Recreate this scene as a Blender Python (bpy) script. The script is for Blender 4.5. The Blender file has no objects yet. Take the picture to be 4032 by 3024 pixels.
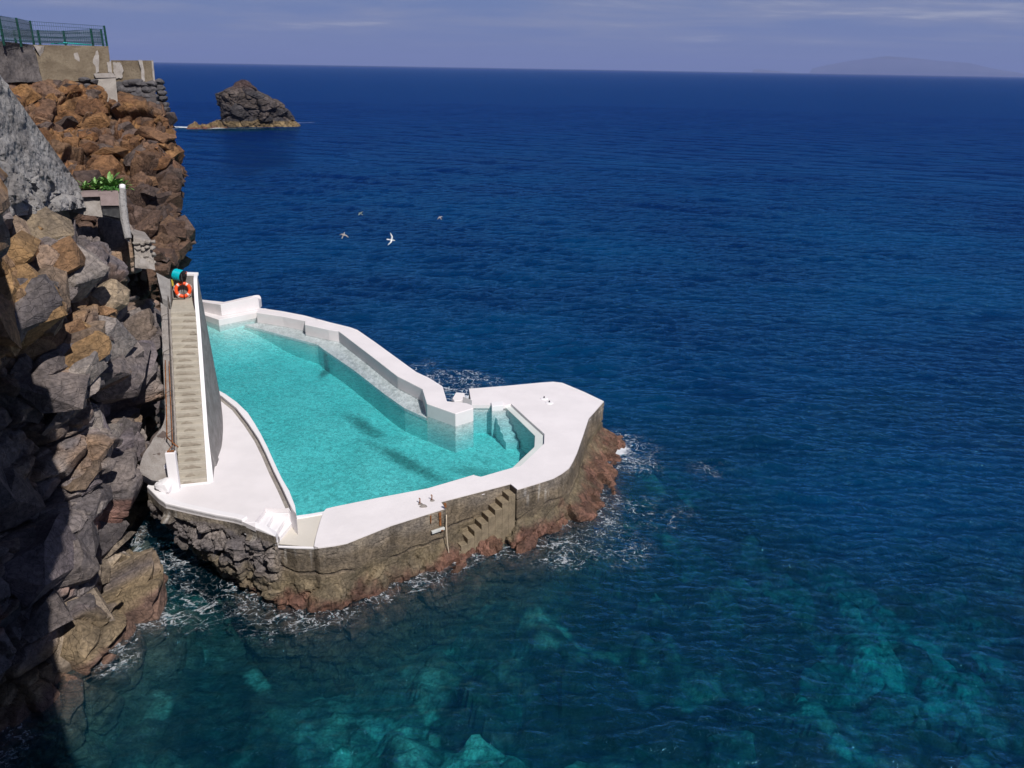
import bpy, bmesh, math, random
import numpy as np
from mathutils import Vector, Matrix
random.seed(7); rng = np.random.default_rng(11)
S = bpy.context.scene
C = S.collection
R = math.radians

# ------------------------------------------------------------------ camera, sky, sun, exposure
H = 16.75                                   # eye height above the sea
FPX = 3190.0                                # focal length in photo pixels (4032 wide)
ROLL = math.atan(32 / 1882.0); PITCH = math.atan(683 / 1750.0)
_f = np.array([0, math.cos(PITCH), -math.sin(PITCH)]); _r = np.array([1.0, 0, 0]); _u = np.cross(_r, _f)
_c, _s = math.cos(ROLL), math.sin(ROLL)
RV = _c * _r + _s * _u; UV = -_s * _r + _c * _u; FV = _f
EYE = np.array([0, 0, H])
cam = bpy.data.cameras.new('camera'); cam_ob = bpy.data.objects.new('camera', cam); C.objects.link(cam_ob)
cam.sensor_width = 36.0; cam.lens = 36.0 * FPX / 4032; cam.clip_start = 0.1; cam.clip_end = 90000
m = Matrix.Identity(4)
for i in range(3):
    m[i][0] = RV[i]; m[i][1] = UV[i]; m[i][2] = -FV[i]; m[i][3] = EYE[i]
cam_ob.matrix_world = m
S.camera = cam_ob
S.view_settings.view_transform = 'Standard'; S.view_settings.look = 'None'
S.view_settings.exposure = 0.0; S.view_settings.gamma = 1.0
S.cycles.use_denoising = True; S.cycles.max_bounces = 6; S.cycles.diffuse_bounces = 3; S.cycles.glossy_bounces = 3
S.cycles.transparent_max_bounces = 12; S.cycles.volume_bounces = 0
S.cycles.caustics_reflective = False; S.cycles.caustics_refractive = False

SUN_EL = R(48); SAZ = np.array([0.53, -0.848]); SAZ = SAZ / np.linalg.norm(SAZ)
SUN = Vector((SAZ[0] * math.cos(SUN_EL), SAZ[1] * math.cos(SUN_EL), math.sin(SUN_EL)))
sl = bpy.data.lights.new('sun', 'SUN'); sl.energy = 4.8; sl.angle = R(0.53); sl.color = (1.0, 0.955, 0.9)
so = bpy.data.objects.new('sun', sl); C.objects.link(so)
so.rotation_euler = SUN.to_track_quat('Z', 'Y').to_euler(); so.location = (30, -40, 60)

class NT:
    """small helper to wire shader nodes"""
    def __init__(s, tree): s.t = tree; s.n = tree.nodes; s.l = tree.links
    def N(s, kind, **kw):
        n = s.n.new(kind)
        for k, v in kw.items(): setattr(n, k, v)
        return n
    def put(s, sock, v):
        if isinstance(v, bpy.types.NodeSocket): s.l.new(v, sock)
        elif v is not None:
            if sock.type == 'RGBA' and len(v) == 3: v = (*v, 1)
            sock.default_value = v
    def math(s, op, a, b=0.0, c=None, clamp=False):
        n = s.N('ShaderNodeMath', operation=op, use_clamp=clamp); s.put(n.inputs[0], a); s.put(n.inputs[1], b)
        if c is not None: s.put(n.inputs[2], c)
        return n.outputs[0]
    def ramp(s, v, a, b, lo=0.0, hi=1.0, smooth=True):
        n = s.N('ShaderNodeMapRange', interpolation_type='SMOOTHSTEP' if smooth else 'LINEAR'); n.clamp = True
        for k, x in enumerate((v, a, b, lo, hi)): s.put(n.inputs[k], x)
        return n.outputs[0]
    def mix(s, f, a, b, mode='MIX'):
        n = s.N('ShaderNodeMix', data_type='RGBA', blend_type=mode)
        s.put(n.inputs[0], f); s.put(n.inputs[6], a); s.put(n.inputs[7], b); return n.outputs[2]
    def noise(s, vec, scale, detail=4, rough=0.55, dist=0.0, col=False):
        n = s.N('ShaderNodeTexNoise'); s.put(n.inputs['Vector'], vec); n.inputs['Scale'].default_value = scale
        n.inputs['Detail'].default_value = detail; n.inputs['Roughness'].default_value = rough; n.inputs['Distortion'].default_value = dist
        return n.outputs['Color' if col else 'Fac']
    def voro(s, vec, scale, feature='F1', out='Distance', rand=1.0):
        n = s.N('ShaderNodeTexVoronoi', feature=feature); s.put(n.inputs['Vector'], vec); n.inputs['Scale'].default_value = scale
        n.inputs['Randomness'].default_value = rand
        return n.outputs[out]
    def mapping(s, vec, scale=(1, 1, 1), loc=(0, 0, 0), rot=(0, 0, 0)):
        n = s.N('ShaderNodeMapping'); s.put(n.inputs[0], vec); n.inputs[1].default_value = loc; n.inputs[2].default_value = rot; n.inputs[3].default_value = scale
        return n.outputs[0]
    def sep(s, vec):
        n = s.N('ShaderNodeSeparateXYZ'); s.put(n.inputs[0], vec); return n.outputs
    def comb(s, x, y, z):
        n = s.N('ShaderNodeCombineXYZ'); s.put(n.inputs[0], x); s.put(n.inputs[1], y); s.put(n.inputs[2], z); return n.outputs[0]
    def bump(s, h, strength=0.5, dist=0.02, normal=None):
        n = s.N('ShaderNodeBump'); s.put(n.inputs['Height'], h); n.inputs['Strength'].default_value = strength; n.inputs['Distance'].default_value = dist
        if normal is not None: s.put(n.inputs['Normal'], normal)
        return n.outputs[0]
    def attr(s, name, out='Fac'):
        n = s.N('ShaderNodeAttribute', attribute_name=name); return n.outputs[out]
    def pos(s): return s.N('ShaderNodeNewGeometry').outputs['Position']
    def obj(s): return s.N('ShaderNodeTexCoord').outputs['Object']

# sky: Nishita with a thin veil of lilac-grey cloud over the low sky
w = bpy.data.worlds.new("World"); S.world = w; w.use_nodes = True
g = NT(w.node_tree); w.node_tree.nodes.clear()
sky = g.N('ShaderNodeTexSky'); sky.sky_type = 'NISHITA'; sky.sun_disc = False
sky.sun_elevation = SUN_EL; sky.sun_rotation = math.atan2(SUN.x, SUN.y); sky.altitude = 20; sky.dust_density = 0.3; sky.ozone_density = 2.0
dirv = g.N('ShaderNodeTexCoord').outputs['Generated']
x, y, z = g.sep(dirv)
zc = g.math('MAXIMUM', z, 0.0)
inv = g.math('DIVIDE', 1.0, g.math('ADD', zc, 0.06))
pl = g.comb(g.math('MULTIPLY', x, inv), g.math('MULTIPLY', y, inv), 0.0)
n1 = g.noise(g.mapping(pl, (0.42, 0.55, 1), (1.7, 0.4, 0)), 1.0, 7, 0.58, 0.3)
n2 = g.noise(g.mapping(dirv, (3.0, 3.0, 12.0)), 1.6, 4, 0.5)
cl = g.ramp(g.math('ADD', g.math('MULTIPLY', n1, 0.75), g.math('MULTIPLY', n2, 0.25)), 0.42, 0.62)
veil = g.ramp(z, 0.065, 0.15, 1.0, 0.0)
skyc = g.mix(1.0, sky.outputs[0], (0.019, 0.026, 0.041), 'MULTIPLY')
low = g.mix(g.ramp(z, 0.0, 0.09), (0.182, 0.228, 0.420), (0.150, 0.220, 0.430))
base = g.mix(g.math('MULTIPLY', veil, 0.97), skyc, low)
cloud = g.mix(g.ramp(n1, 0.56, 0.72), (0.262, 0.292, 0.430), (0.44, 0.46, 0.55))
fin = g.mix(g.math('MULTIPLY', cl, g.ramp(z, 0.008, 0.05, 0.1, 0.85)), base, cloud)
bg = g.N('ShaderNodeBackground'); g.put(bg.inputs[0], fin); bg.inputs[1].default_value = 1.0
g.l.new(bg.outputs[0], g.N('ShaderNodeOutputWorld').inputs[0])

# ------------------------------------------------------------------ helpers: points, meshes, noise
def ray(x, y): return FV + RV * ((x - 2016) / FPX) - UV * ((y - 1512) / FPX)
def at(x, y, z):                             # survey helper: photo pixel -> point of the horizontal plane at height z
    d = ray(x, y); return EYE + d * ((z - H) / d[2])
def dep(x, y, t): return EYE + ray(x, y) * t
_ZO = {5: (550, 1000, 2.7653), 6: (550, 1550, 2.3707), 7: (1200, 1150, 2.5525), 8: (1600, 1400, 2.074), 1: (1000, 1850, 1.58),
       4: (1000, 1950, 6.32), 2: (1680, 1500, 6.9125), 3: (1560, 1900, 4.096), 9: (0, 60, 3.456)}
def zp(k, x, y):
    a, b, s = _ZO[k]; return a + x / s, b + y / s
def ap(k, pts, z): return [tuple(at(*zp(k, *p), z)[:2]) for p in pts]

def thing(name, label, cat, loc=(0, 0, 0), rotz=0, group=None):
    o = bpy.data.objects.new(name, None); C.objects.link(o); o.location = loc; o.rotation_euler = (0, 0, rotz)
    o['label'] = label; o['category'] = cat
    if group: o['group'] = group
    o.empty_display_size = 0.3
    return o
def tag(o, label, cat, group=None):
    o['label'] = label; o['category'] = cat
    if group: o['group'] = group
    return o
def struct(o, label, kind='structure', cat=None):
    o['kind'] = kind; o['label'] = label; o['category'] = cat or o.name.replace('_', ' '); return o
def link(name, me, mat, parent=None, local=False):
    o = bpy.data.objects.new(name, me); C.objects.link(o)
    if mat: me.materials.append(mat)
    if parent:
        o.parent = parent
        if not local:                        # verts are in world space: undo the parent's placement
            o.matrix_parent_inverse = parent.matrix_basis.inverted()
    return o
def bm_obj(name, bm, mat, parent=None, local=False, bevel=0.0, smooth=False, seg=2):
    bmesh.ops.recalc_face_normals(bm, faces=bm.faces)
    me = bpy.data.meshes.new(name); bm.to_mesh(me); bm.free()
    o = link(name, me, mat, parent, local)
    if smooth: me.polygons.foreach_set('use_smooth', [True] * len(me.polygons))
    if bevel:
        b = o.modifiers.new('bevel', 'BEVEL'); b.width = bevel; b.segments = seg; b.limit_method = 'ANGLE'; b.angle_limit = R(35)
    return o
def prism(bm, poly, z0, z1):
    """vertical prism; z1 may be a list of per-corner heights"""
    n = len(poly); zt = z1 if hasattr(z1, '__len__') else [z1] * n
    a = [bm.verts.new((p[0], p[1], z0)) for p in poly]; b = [bm.verts.new((p[0], p[1], zt[i])) for i, p in enumerate(poly)]
    bm.faces.new(a[::-1]); bm.faces.new(b)
    for i in range(n):
        j = (i + 1) % n; bm.faces.new((a[i], a[j], b[j], b[i]))
def box(bm, c, s, M=None):
    r = bmesh.ops.create_cube(bm, size=1.0)['verts']
    for v in r:
        v.co = Vector((c[0] + v.co.x * s[0], c[1] + v.co.y * s[1], c[2] + v.co.z * s[2]))
        if M is not None: v.co = M @ v.co
    return r
def tube(bm, pts, rad, n=8, cap=True):
    rings = []; P = [Vector(p) for p in pts]
    up = Vector((0.13, 0.21, 1)).normalized()
    for i, p in enumerate(P):
        d = (P[min(i + 1, len(P) - 1)] - P[max(i - 1, 0)]).normalized()
        a = d.cross(up)
        if a.length < 1e-3: a = d.cross(Vector((1, 0, 0)))
        a.normalize(); b = d.cross(a).normalized()
        r = rad[i] if hasattr(rad, '__len__') else rad
        rings.append([bm.verts.new(p + (a * math.cos(2 * math.pi * k / n) + b * math.sin(2 * math.pi * k / n)) * r) for k in range(n)])
    for i in range(len(rings) - 1):
        for k in range(n):
            bm.faces.new((rings[i][k], rings[i][(k + 1) % n], rings[i + 1][(k + 1) % n], rings[i + 1][k]))
    if cap: bm.faces.new(rings[0][::-1]); bm.faces.new(rings[-1])
def grid_mesh(name, P, col=None, smooth=False, attrs=None, wrap=False):
    """P: (rows, cols, 3)"""
    nr, nc = P.shape[:2]
    me = bpy.data.meshes.new(name)
    i = np.arange(nr - 1)[:, None]; ncf = nc if wrap else nc - 1; j = np.arange(ncf)[None, :]; j2 = (j + 1) % nc
    q = np.stack([i * nc + j, i * nc + j2, (i + 1) * nc + j2, (i + 1) * nc + j], -1).reshape(-1, 4).astype(np.int32)
    me.vertices.add(nr * nc); me.vertices.foreach_set('co', P.reshape(-1).astype(np.float32))
    me.loops.add(q.size); me.loops.foreach_set('vertex_index', q.reshape(-1))
    me.polygons.add(len(q)); me.polygons.foreach_set('loop_start', np.arange(0, q.size, 4, dtype=np.int32))
    me.polygons.foreach_set('use_smooth', np.full(len(q), smooth))
    me.update(calc_edges=True)
    if col is not None:
        a = me.color_attributes.new('Col', 'FLOAT_COLOR', 'POINT'); c4 = np.ones((nr * nc, 4), np.float32); c4[:, :3] = col.reshape(-1, 3)
        a.data.foreach_set('color', c4.reshape(-1))
    for k, v in (attrs or {}).items():
        a = me.attributes.new(k, 'FLOAT', 'POINT'); a.data.foreach_set('value', v.reshape(-1).astype(np.float32))
    return me

def _hash(ix, iy, iz, seed):
    h = (ix.astype(np.int64) * 73856093) ^ (iy.astype(np.int64) * 19349663) ^ (iz.astype(np.int64) * 83492791) ^ (seed * 2654435)
    h = h & 0xffffffff; h = ((h ^ (h >> 16)) * 0x45d9f3b) & 0xffffffff; h = ((h ^ (h >> 16)) * 0x45d9f3b) & 0xffffffff
    return (h ^ (h >> 16)) & 0xffffffff
def h01(ix, iy, iz, seed): return _hash(ix, iy, iz, seed) / 4294967295.0
def vnoise(P, scale, seed=0):
    q = P / scale; i = np.floor(q).astype(np.int64); f = q - i; f = f * f * (3 - 2 * f); r = 0
    for dx in (0, 1):
        for dy in (0, 1):
            for dz in (0, 1):
                wgt = (f[:, 0] if dx else 1 - f[:, 0]) * (f[:, 1] if dy else 1 - f[:, 1]) * (f[:, 2] if dz else 1 - f[:, 2])
                r = r + wgt * h01(i[:, 0] + dx, i[:, 1] + dy, i[:, 2] + dz, seed)
    return r * 2 - 1
def fbm(P, scale, seed=0, oct=4):
    a, r = 1.0, 0
    for k in range(oct): r = r + a * vnoise(P, scale, seed + k * 17); a *= 0.5; scale *= 0.5
    return r
def cells(P, size, seed, pw=2.0):
    """nearest jittered feature point: F1, F2, three randoms of the cell, vector to its centre (in cells)"""
    q = P / np.asarray(size, float); i0 = np.floor(q).astype(np.int64); n = len(P)
    f1 = np.full(n, 9.0); f2 = np.full(n, 9.0); best = np.zeros((n, 3), np.int64); vec = np.zeros((n, 3))
    for dx in (-1, 0, 1):
        for dy in (-1, 0, 1):
            for dz in (-1, 0, 1):
                c = i0 + (dx, dy, dz)
                fp = c + np.stack([h01(c[:, 0], c[:, 1], c[:, 2], seed + k) for k in (1, 2, 3)], -1)
                d = q - fp; dd = np.sqrt((d * d).sum(1)) if pw == 2.0 else (np.abs(d) ** pw).sum(1) ** (1 / pw); m = dd < f1
                f2 = np.where(m, f1, np.minimum(f2, dd)); f1 = np.where(m, dd, f1)
                best[m] = c[m]; vec[m] = d[m]
    rnd = np.stack([h01(best[:, 0], best[:, 1], best[:, 2], seed + 50 + k) for k in range(6)], -1)
    return f1, f2, rnd, vec
ROCK_ROT = np.array(Matrix.Rotation(R(14), 3, 'X') @ Matrix.Rotation(R(-11), 3, 'Y') @ Matrix.Rotation(R(24), 3, 'Z'))
def blocky(P, levels, seed):
    """fractured-rock relief: each cell is a tilted plane at its own depth, with a crack round it.
    levels: (size, step, tilt, crack)"""
    h = np.zeros(len(P)); rn = []
    for k, (size, step, tilt, crack) in enumerate(levels):
        sz = np.asarray(size, float) if hasattr(size, '__len__') else np.array([size] * 3)
        wv = np.stack([fbm(P, sz.mean() * 0.9, seed + 91 * k + 7 * a, 1) for a in range(3)], -1) * sz.mean() * 0.13
        f1, f2, r, v = cells((P + wv) @ ROCK_ROT, sz, seed + 1000 * k, 5.0)
        fac = None
        for q_ in range(2):                  # two random planes per block: their lower envelope gives flat facets with sharp edges
            t_ = np.stack([np.modf(r[:, (a + q_) % 6] * (7.31 + 3.7 * q_) + .17 * q_)[0] for a in (1, 2, 3)], -1) - 0.5
            pl_ = (t_ * v).sum(1) * 2.6 * tilt + (np.modf(r[:, q_] * 13.7)[0]) * tilt * .30
            fac = pl_ if fac is None else np.minimum(fac, pl_)
        h += (r[:, 0] - 0.5) * 2 * step + fac + tilt * .18
        h -= crack * np.clip(1 - (f2 - f1) / 0.075, 0, 1)
        rn.append((r, f2 - f1))
    return h, rn
def upsample(ctrl, nr, nc):
    """Catmull-Rom through a (rows, cols, 3) net of points"""
    def axis0(A, n):
        m = len(A); t = np.linspace(0, m - 1, n); i = np.clip(np.floor(t).astype(int), 0, m - 2); f = (t - i)[:, None, None]
        p0, p1, p2, p3 = A[np.maximum(i - 1, 0)], A[i], A[i + 1], A[np.minimum(i + 2, m - 1)]
        return 0.5 * (2 * p1 + (p2 - p0) * f + (2 * p0 - 5 * p1 + 4 * p2 - p3) * f ** 2 + (3 * p1 - p0 - 3 * p2 + p3) * f ** 3)
    A = axis0(np.asarray(ctrl, float), nr)
    return axis0(A.transpose(1, 0, 2), nc).transpose(1, 0, 2)
def normals(P):
    du = np.gradient(P, axis=1); dv = np.gradient(P, axis=0); n = np.cross(du, dv)
    return n / np.maximum(np.linalg.norm(n, axis=2, keepdims=True), 1e-9)
def resample(pts, n):
    A = np.asarray(pts, float); L = np.r_[0, np.cumsum(np.linalg.norm(np.diff(A[:, :2], axis=0), axis=1))]
    t = np.linspace(0, L[-1], n); return np.stack([np.interp(t, L, A[:, k]) for k in range(A.shape[1])], -1)
def sm(v, a, b): t = np.clip((v - a) / (b - a), 0, 1); return t * t * (3 - 2 * t)
def lerp(a, b, t): return a + (b - a) * t

# ------------------------------------------------------------------ materials
def new_mat(name):
    m = bpy.data.materials.new(name); m.use_nodes = True; m.node_tree.nodes.clear(); return m, NT(m.node_tree)
def finish(g, shader): g.l.new(shader, g.N('ShaderNodeOutputMaterial').inputs['Surface'])
def principled(g, col, rough=0.8, normal=None, spec=0.3, metal=0.0):
    b = g.N('ShaderNodeBsdfPrincipled'); g.put(b.inputs['Base Color'], col); g.put(b.inputs['Roughness'], rough)
    b.inputs['Specular IOR Level'].default_value = spec; b.inputs['Metallic'].default_value = metal
    if normal is not None: g.put(b.inputs['Normal'], normal)
    return b.outputs[0]
def simple(name, col, rough=0.6, var=0.15, scale=8.0, bump=0.0, metal=0.0, spec=0.3):
    m, g = new_mat(name); p = g.obj()
    n = g.noise(p, scale, 5)
    c = g.mix(g.ramp(n, 0.3, 0.7), tuple(v * (1 - var) for v in col), tuple(min(1, v * (1 + var)) for v in col))
    nm = g.bump(g.noise(p, scale * 5, 4), 0.5, bump) if bump else None
    finish(g, principled(g, c, rough, nm, spec, metal)); return m
def rock_mat(name, fine=1.0, bumpd=0.05, gain=1.0):
    m, g = new_mat(name); p = g.pos()
    col = g.attr('Col', 'Color')
    a = g.noise(p, 1.1, 6, 0.6, 0.4); b = g.noise(p, 7.0 * fine, 6, 0.65)
    vn = g.voro(g.mapping(p, (1, 1, 1.5)), 3.2 * fine, 'DISTANCE_TO_EDGE')
    c = g.mix(1.0, col, g.mix(g.ramp(a, 0.3, 0.72), (0.66 * gain, 0.66 * gain, 0.70 * gain), (1.22 * gain, 1.18 * gain, 1.12 * gain)), 'MULTIPLY')
    c = g.mix(1.0, c, g.mix(g.ramp(b, 0.32, 0.68), (0.62, 0.62, 0.62), (1.2, 1.2, 1.2)), 'MULTIPLY')
    pits = g.ramp(g.noise(p, 22 * fine, 3, 0.6), 0.28, 0.42, 0.55, 1.0)
    c = g.mix(1.0, c, g.comb(pits, pits, pits), 'MULTIPLY')
    hgt = g.math('ADD', g.math('MULTIPLY', b, 1.0), g.math('MULTIPLY', g.noise(p, 24 * fine, 5, 0.7), 0.45))
    hgt = g.math('ADD', hgt, g.math('MULTIPLY', g.ramp(vn, 0.0, 0.06), 0.35))
    finish(g, principled(g, c, 0.88, g.bump(hgt, 1.0, bumpd), 0.25)); return m
def white_mat(name, col=(0.80, 0.775, 0.79), dirt=0.06):
    m, g = new_mat(name); p = g.pos()
    a = g.noise(p, 0.8, 5, 0.6); b = g.noise(p, 9.0, 5, 0.7); d = g.noise(p, 3.0, 8, 0.75, 1.5)
    c = g.mix(g.ramp(a, 0.3, 0.7), tuple(v * (1 - dirt) for v in col), col)
    c = g.mix(g.math('MULTIPLY', g.ramp(d, 0.62, 0.78), 0.22), c, (0.52, 0.49, 0.44))
    c = g.mix(g.math('MULTIPLY', g.ramp(g.noise(p, 30.0, 2), 0.74, 0.80), 0.35), c, (0.35, 0.33, 0.31))
    finish(g, principled(g, c, 0.6, g.bump(g.math('ADD', b, g.math('MULTIPLY', a, 2.0)), 0.6, 0.012), 0.25)); return m
def concrete_mat(name, c0, c1, scale=1.0, bumpd=0.03, spots=0.5, streak=False, speck=None):
    m, g = new_mat(name); p = g.pos()
    a = g.noise(p, 1.3 * scale, 7, 0.62, 0.5); b = g.noise(p, 14 * scale, 6, 0.7)
    c = g.mix(g.ramp(a, 0.3, 0.7), c0, c1)
    c = g.mix(g.math('MULTIPLY', g.ramp(b, 0.5, 0.72), spots), c, tuple(v * 0.45 for v in c0))
    if streak:
        st = g.noise(g.mapping(p, (5.0, 5.0, 0.35)), 1.3, 5, 0.6)
        c = g.mix(g.math('MULTIPLY', g.ramp(st, 0.55, 0.72), 0.6), c, tuple(min(1, v * 1.7) for v in c1))
    if speck: c = g.mix(g.ramp(g.noise(p, 30 * scale, 3, 0.6), 0.52, 0.6), c, speck)
    hgt = g.math('ADD', b, g.math('MULTIPLY', g.noise(p, 40 * scale, 4, 0.7), 0.5))
    finish(g, principled(g, c, 0.9, g.bump(hgt, 1.0, bumpd), 0.2)); return m

M = {}
M['rock'] = rock_mat('fractured_basalt', 1.0, 0.05, 1.18); M['rock_far'] = rock_mat('brown_cliff_rock', 0.8, 0.07, .88)
M['shore'] = rock_mat('shore_rock', 1.5, 0.035)
M['white'] = white_mat('white_paint', (0.77, 0.727, 0.735), 0.08); M['white2'] = white_mat('white_kerb_paint', (0.79, 0.765, 0.78), 0.04)
M['wet'] = white_mat('wet_white_paint', (0.60, 0.64, 0.62), 0.08)
M['beige'] = white_mat('beige_paint', (0.60, 0.56, 0.50), 0.05)
M['grey_wall'] = concrete_mat('grey_render', (0.215, 0.20, 0.192), (0.33, 0.315, 0.305), 1.6, 0.03, 0.5)
M['step'] = concrete_mat('step_concrete', (0.36, 0.325, 0.27), (0.46, 0.42, 0.355), 1.2, 0.012, 0.18)
M['riser'] = concrete_mat('stair_side', (0.29, 0.25, 0.205), (0.385, 0.34, 0.285), 1.5, 0.02, 0.4)
M['buttress'] = concrete_mat('grey_sprayed_concrete', (0.22, 0.205, 0.20), (0.40, 0.385, 0.38), 0.6, 0.10, 1.0, False)
M['tan_wall'] = concrete_mat('tan_concrete', (0.150, 0.115, 0.080), (0.235, 0.190, 0.135), 0.9, 0.10, 0.7, False)
M['dark_wall'] = concrete_mat('dark_mottled_wall', (0.055, 0.05, 0.055), (0.16, 0.14, 0.135), 0.9, 0.08, 0.7)  # mottled dark grey over the whole face
M['light_conc'] = concrete_mat('pale_concrete', (0.27, 0.24, 0.215), (0.37, 0.335, 0.30), 1.2, 0.04, 0.4)
M['mortar'] = concrete_mat('pale_mortar', (0.30, 0.265, 0.24), (0.42, 0.385, 0.36), 2.0, 0.06, 0.65)
M['block_pink'] = concrete_mat('pink_block', (0.20, 0.155, 0.15), (0.26, 0.205, 0.20), 2.0, 0.02, 0.3)
M['black_stone'] = concrete_mat('dark_basalt_stone', (0.075, 0.07, 0.075), (0.15, 0.14, 0.145), 2.0, 0.05, 0.5)
M['rust'] = simple('rusty_iron', (0.22, 0.085, 0.03), 0.85, 0.5, 14, 0.004)
M['dark_metal'] = simple('dark_metal', (0.025, 0.025, 0.028), 0.5, 0.2, 20)
M['grey_pipe'] = simple('weathered_pipe', (0.10, 0.085, 0.075), 0.6, 0.5, 9)
M['orange'] = simple('orange_plastic', (0.80, 0.085, 0.018), 0.42, 0.08, 6)
M['band'] = simple('reflective_band', (0.75, 0.55, 0.50), 0.5, 0.1, 20)
M['rope'] = simple('pale_rope', (0.62, 0.52, 0.40), 0.9, 0.15, 60)
M['redrope'] = simple('orange_rope', (0.62, 0.11, 0.06), 0.85, 0.2, 60)
M['hose'] = simple('turquoise_hose', (0.0, 0.42, 0.50), 0.4, 0.12, 12)
M['black'] = simple('black_plastic', (0.012, 0.012, 0.014), 0.5, 0.2, 9)
M['yellow'] = simple('yellow_paint', (0.55, 0.42, 0.06), 0.6, 0.2, 9)
M['green_post'] = simple('dark_green_paint', (0.010, 0.060, 0.045), 0.5, 0.3, 9)
M['green_wire'] = simple('green_wire', (0.03, 0.075, 0.09), 0.5, 0.1, 9)
M['teal'] = simple('turquoise_plastic', (0.03, 0.42, 0.42), 0.5, 0.2, 5)
M['leaf'] = simple('agave_leaf', (0.12, 0.24, 0.06), 0.5, 0.5, 9)
M['leaf2'] = simple('dark_leaf', (0.05, 0.15, 0.03), 0.5, 0.4, 9)
M['soil'] = simple('red_brown_soil', (0.13, 0.07, 0.04), 0.95, 0.4, 20, 0.02)
M['gull'] = simple('white_feathers', (0.80, 0.80, 0.80), 0.7, 0.06, 9)
M['pigeon'] = simple('grey_brown_feathers', (0.36, 0.31, 0.30), 0.7, 0.35, 12)
M['dark_bird'] = simple('dark_feathers', (0.16, 0.18, 0.14), 0.7, 0.8, 9)
M['batten'] = simple('rusty_white_batten', (0.55, 0.56, 0.54), 0.6, 0.15, 5)
M['island'] = simple('bare_island_rock', (0.075, 0.070, 0.072), 0.95, 0.3, 0.002)

def screen_mat():
    m, g = new_mat('grey_windscreen_net'); p = g.pos()
    d = g.N('ShaderNodeBsdfDiffuse'); g.put(d.inputs[0], g.mix(g.noise(p, 2.0, 4), (0.10, 0.13, 0.17), (0.16, 0.19, 0.23)))
    t = g.N('ShaderNodeBsdfTransparent'); mx = g.N('ShaderNodeMixShader'); mx.inputs[0].default_value = 0.45
    g.l.new(t.outputs[0], mx.inputs[1]); g.l.new(d.outputs[0], mx.inputs[2]); finish(g, mx.outputs[0]); return m
M['screen'] = screen_mat()

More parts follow.
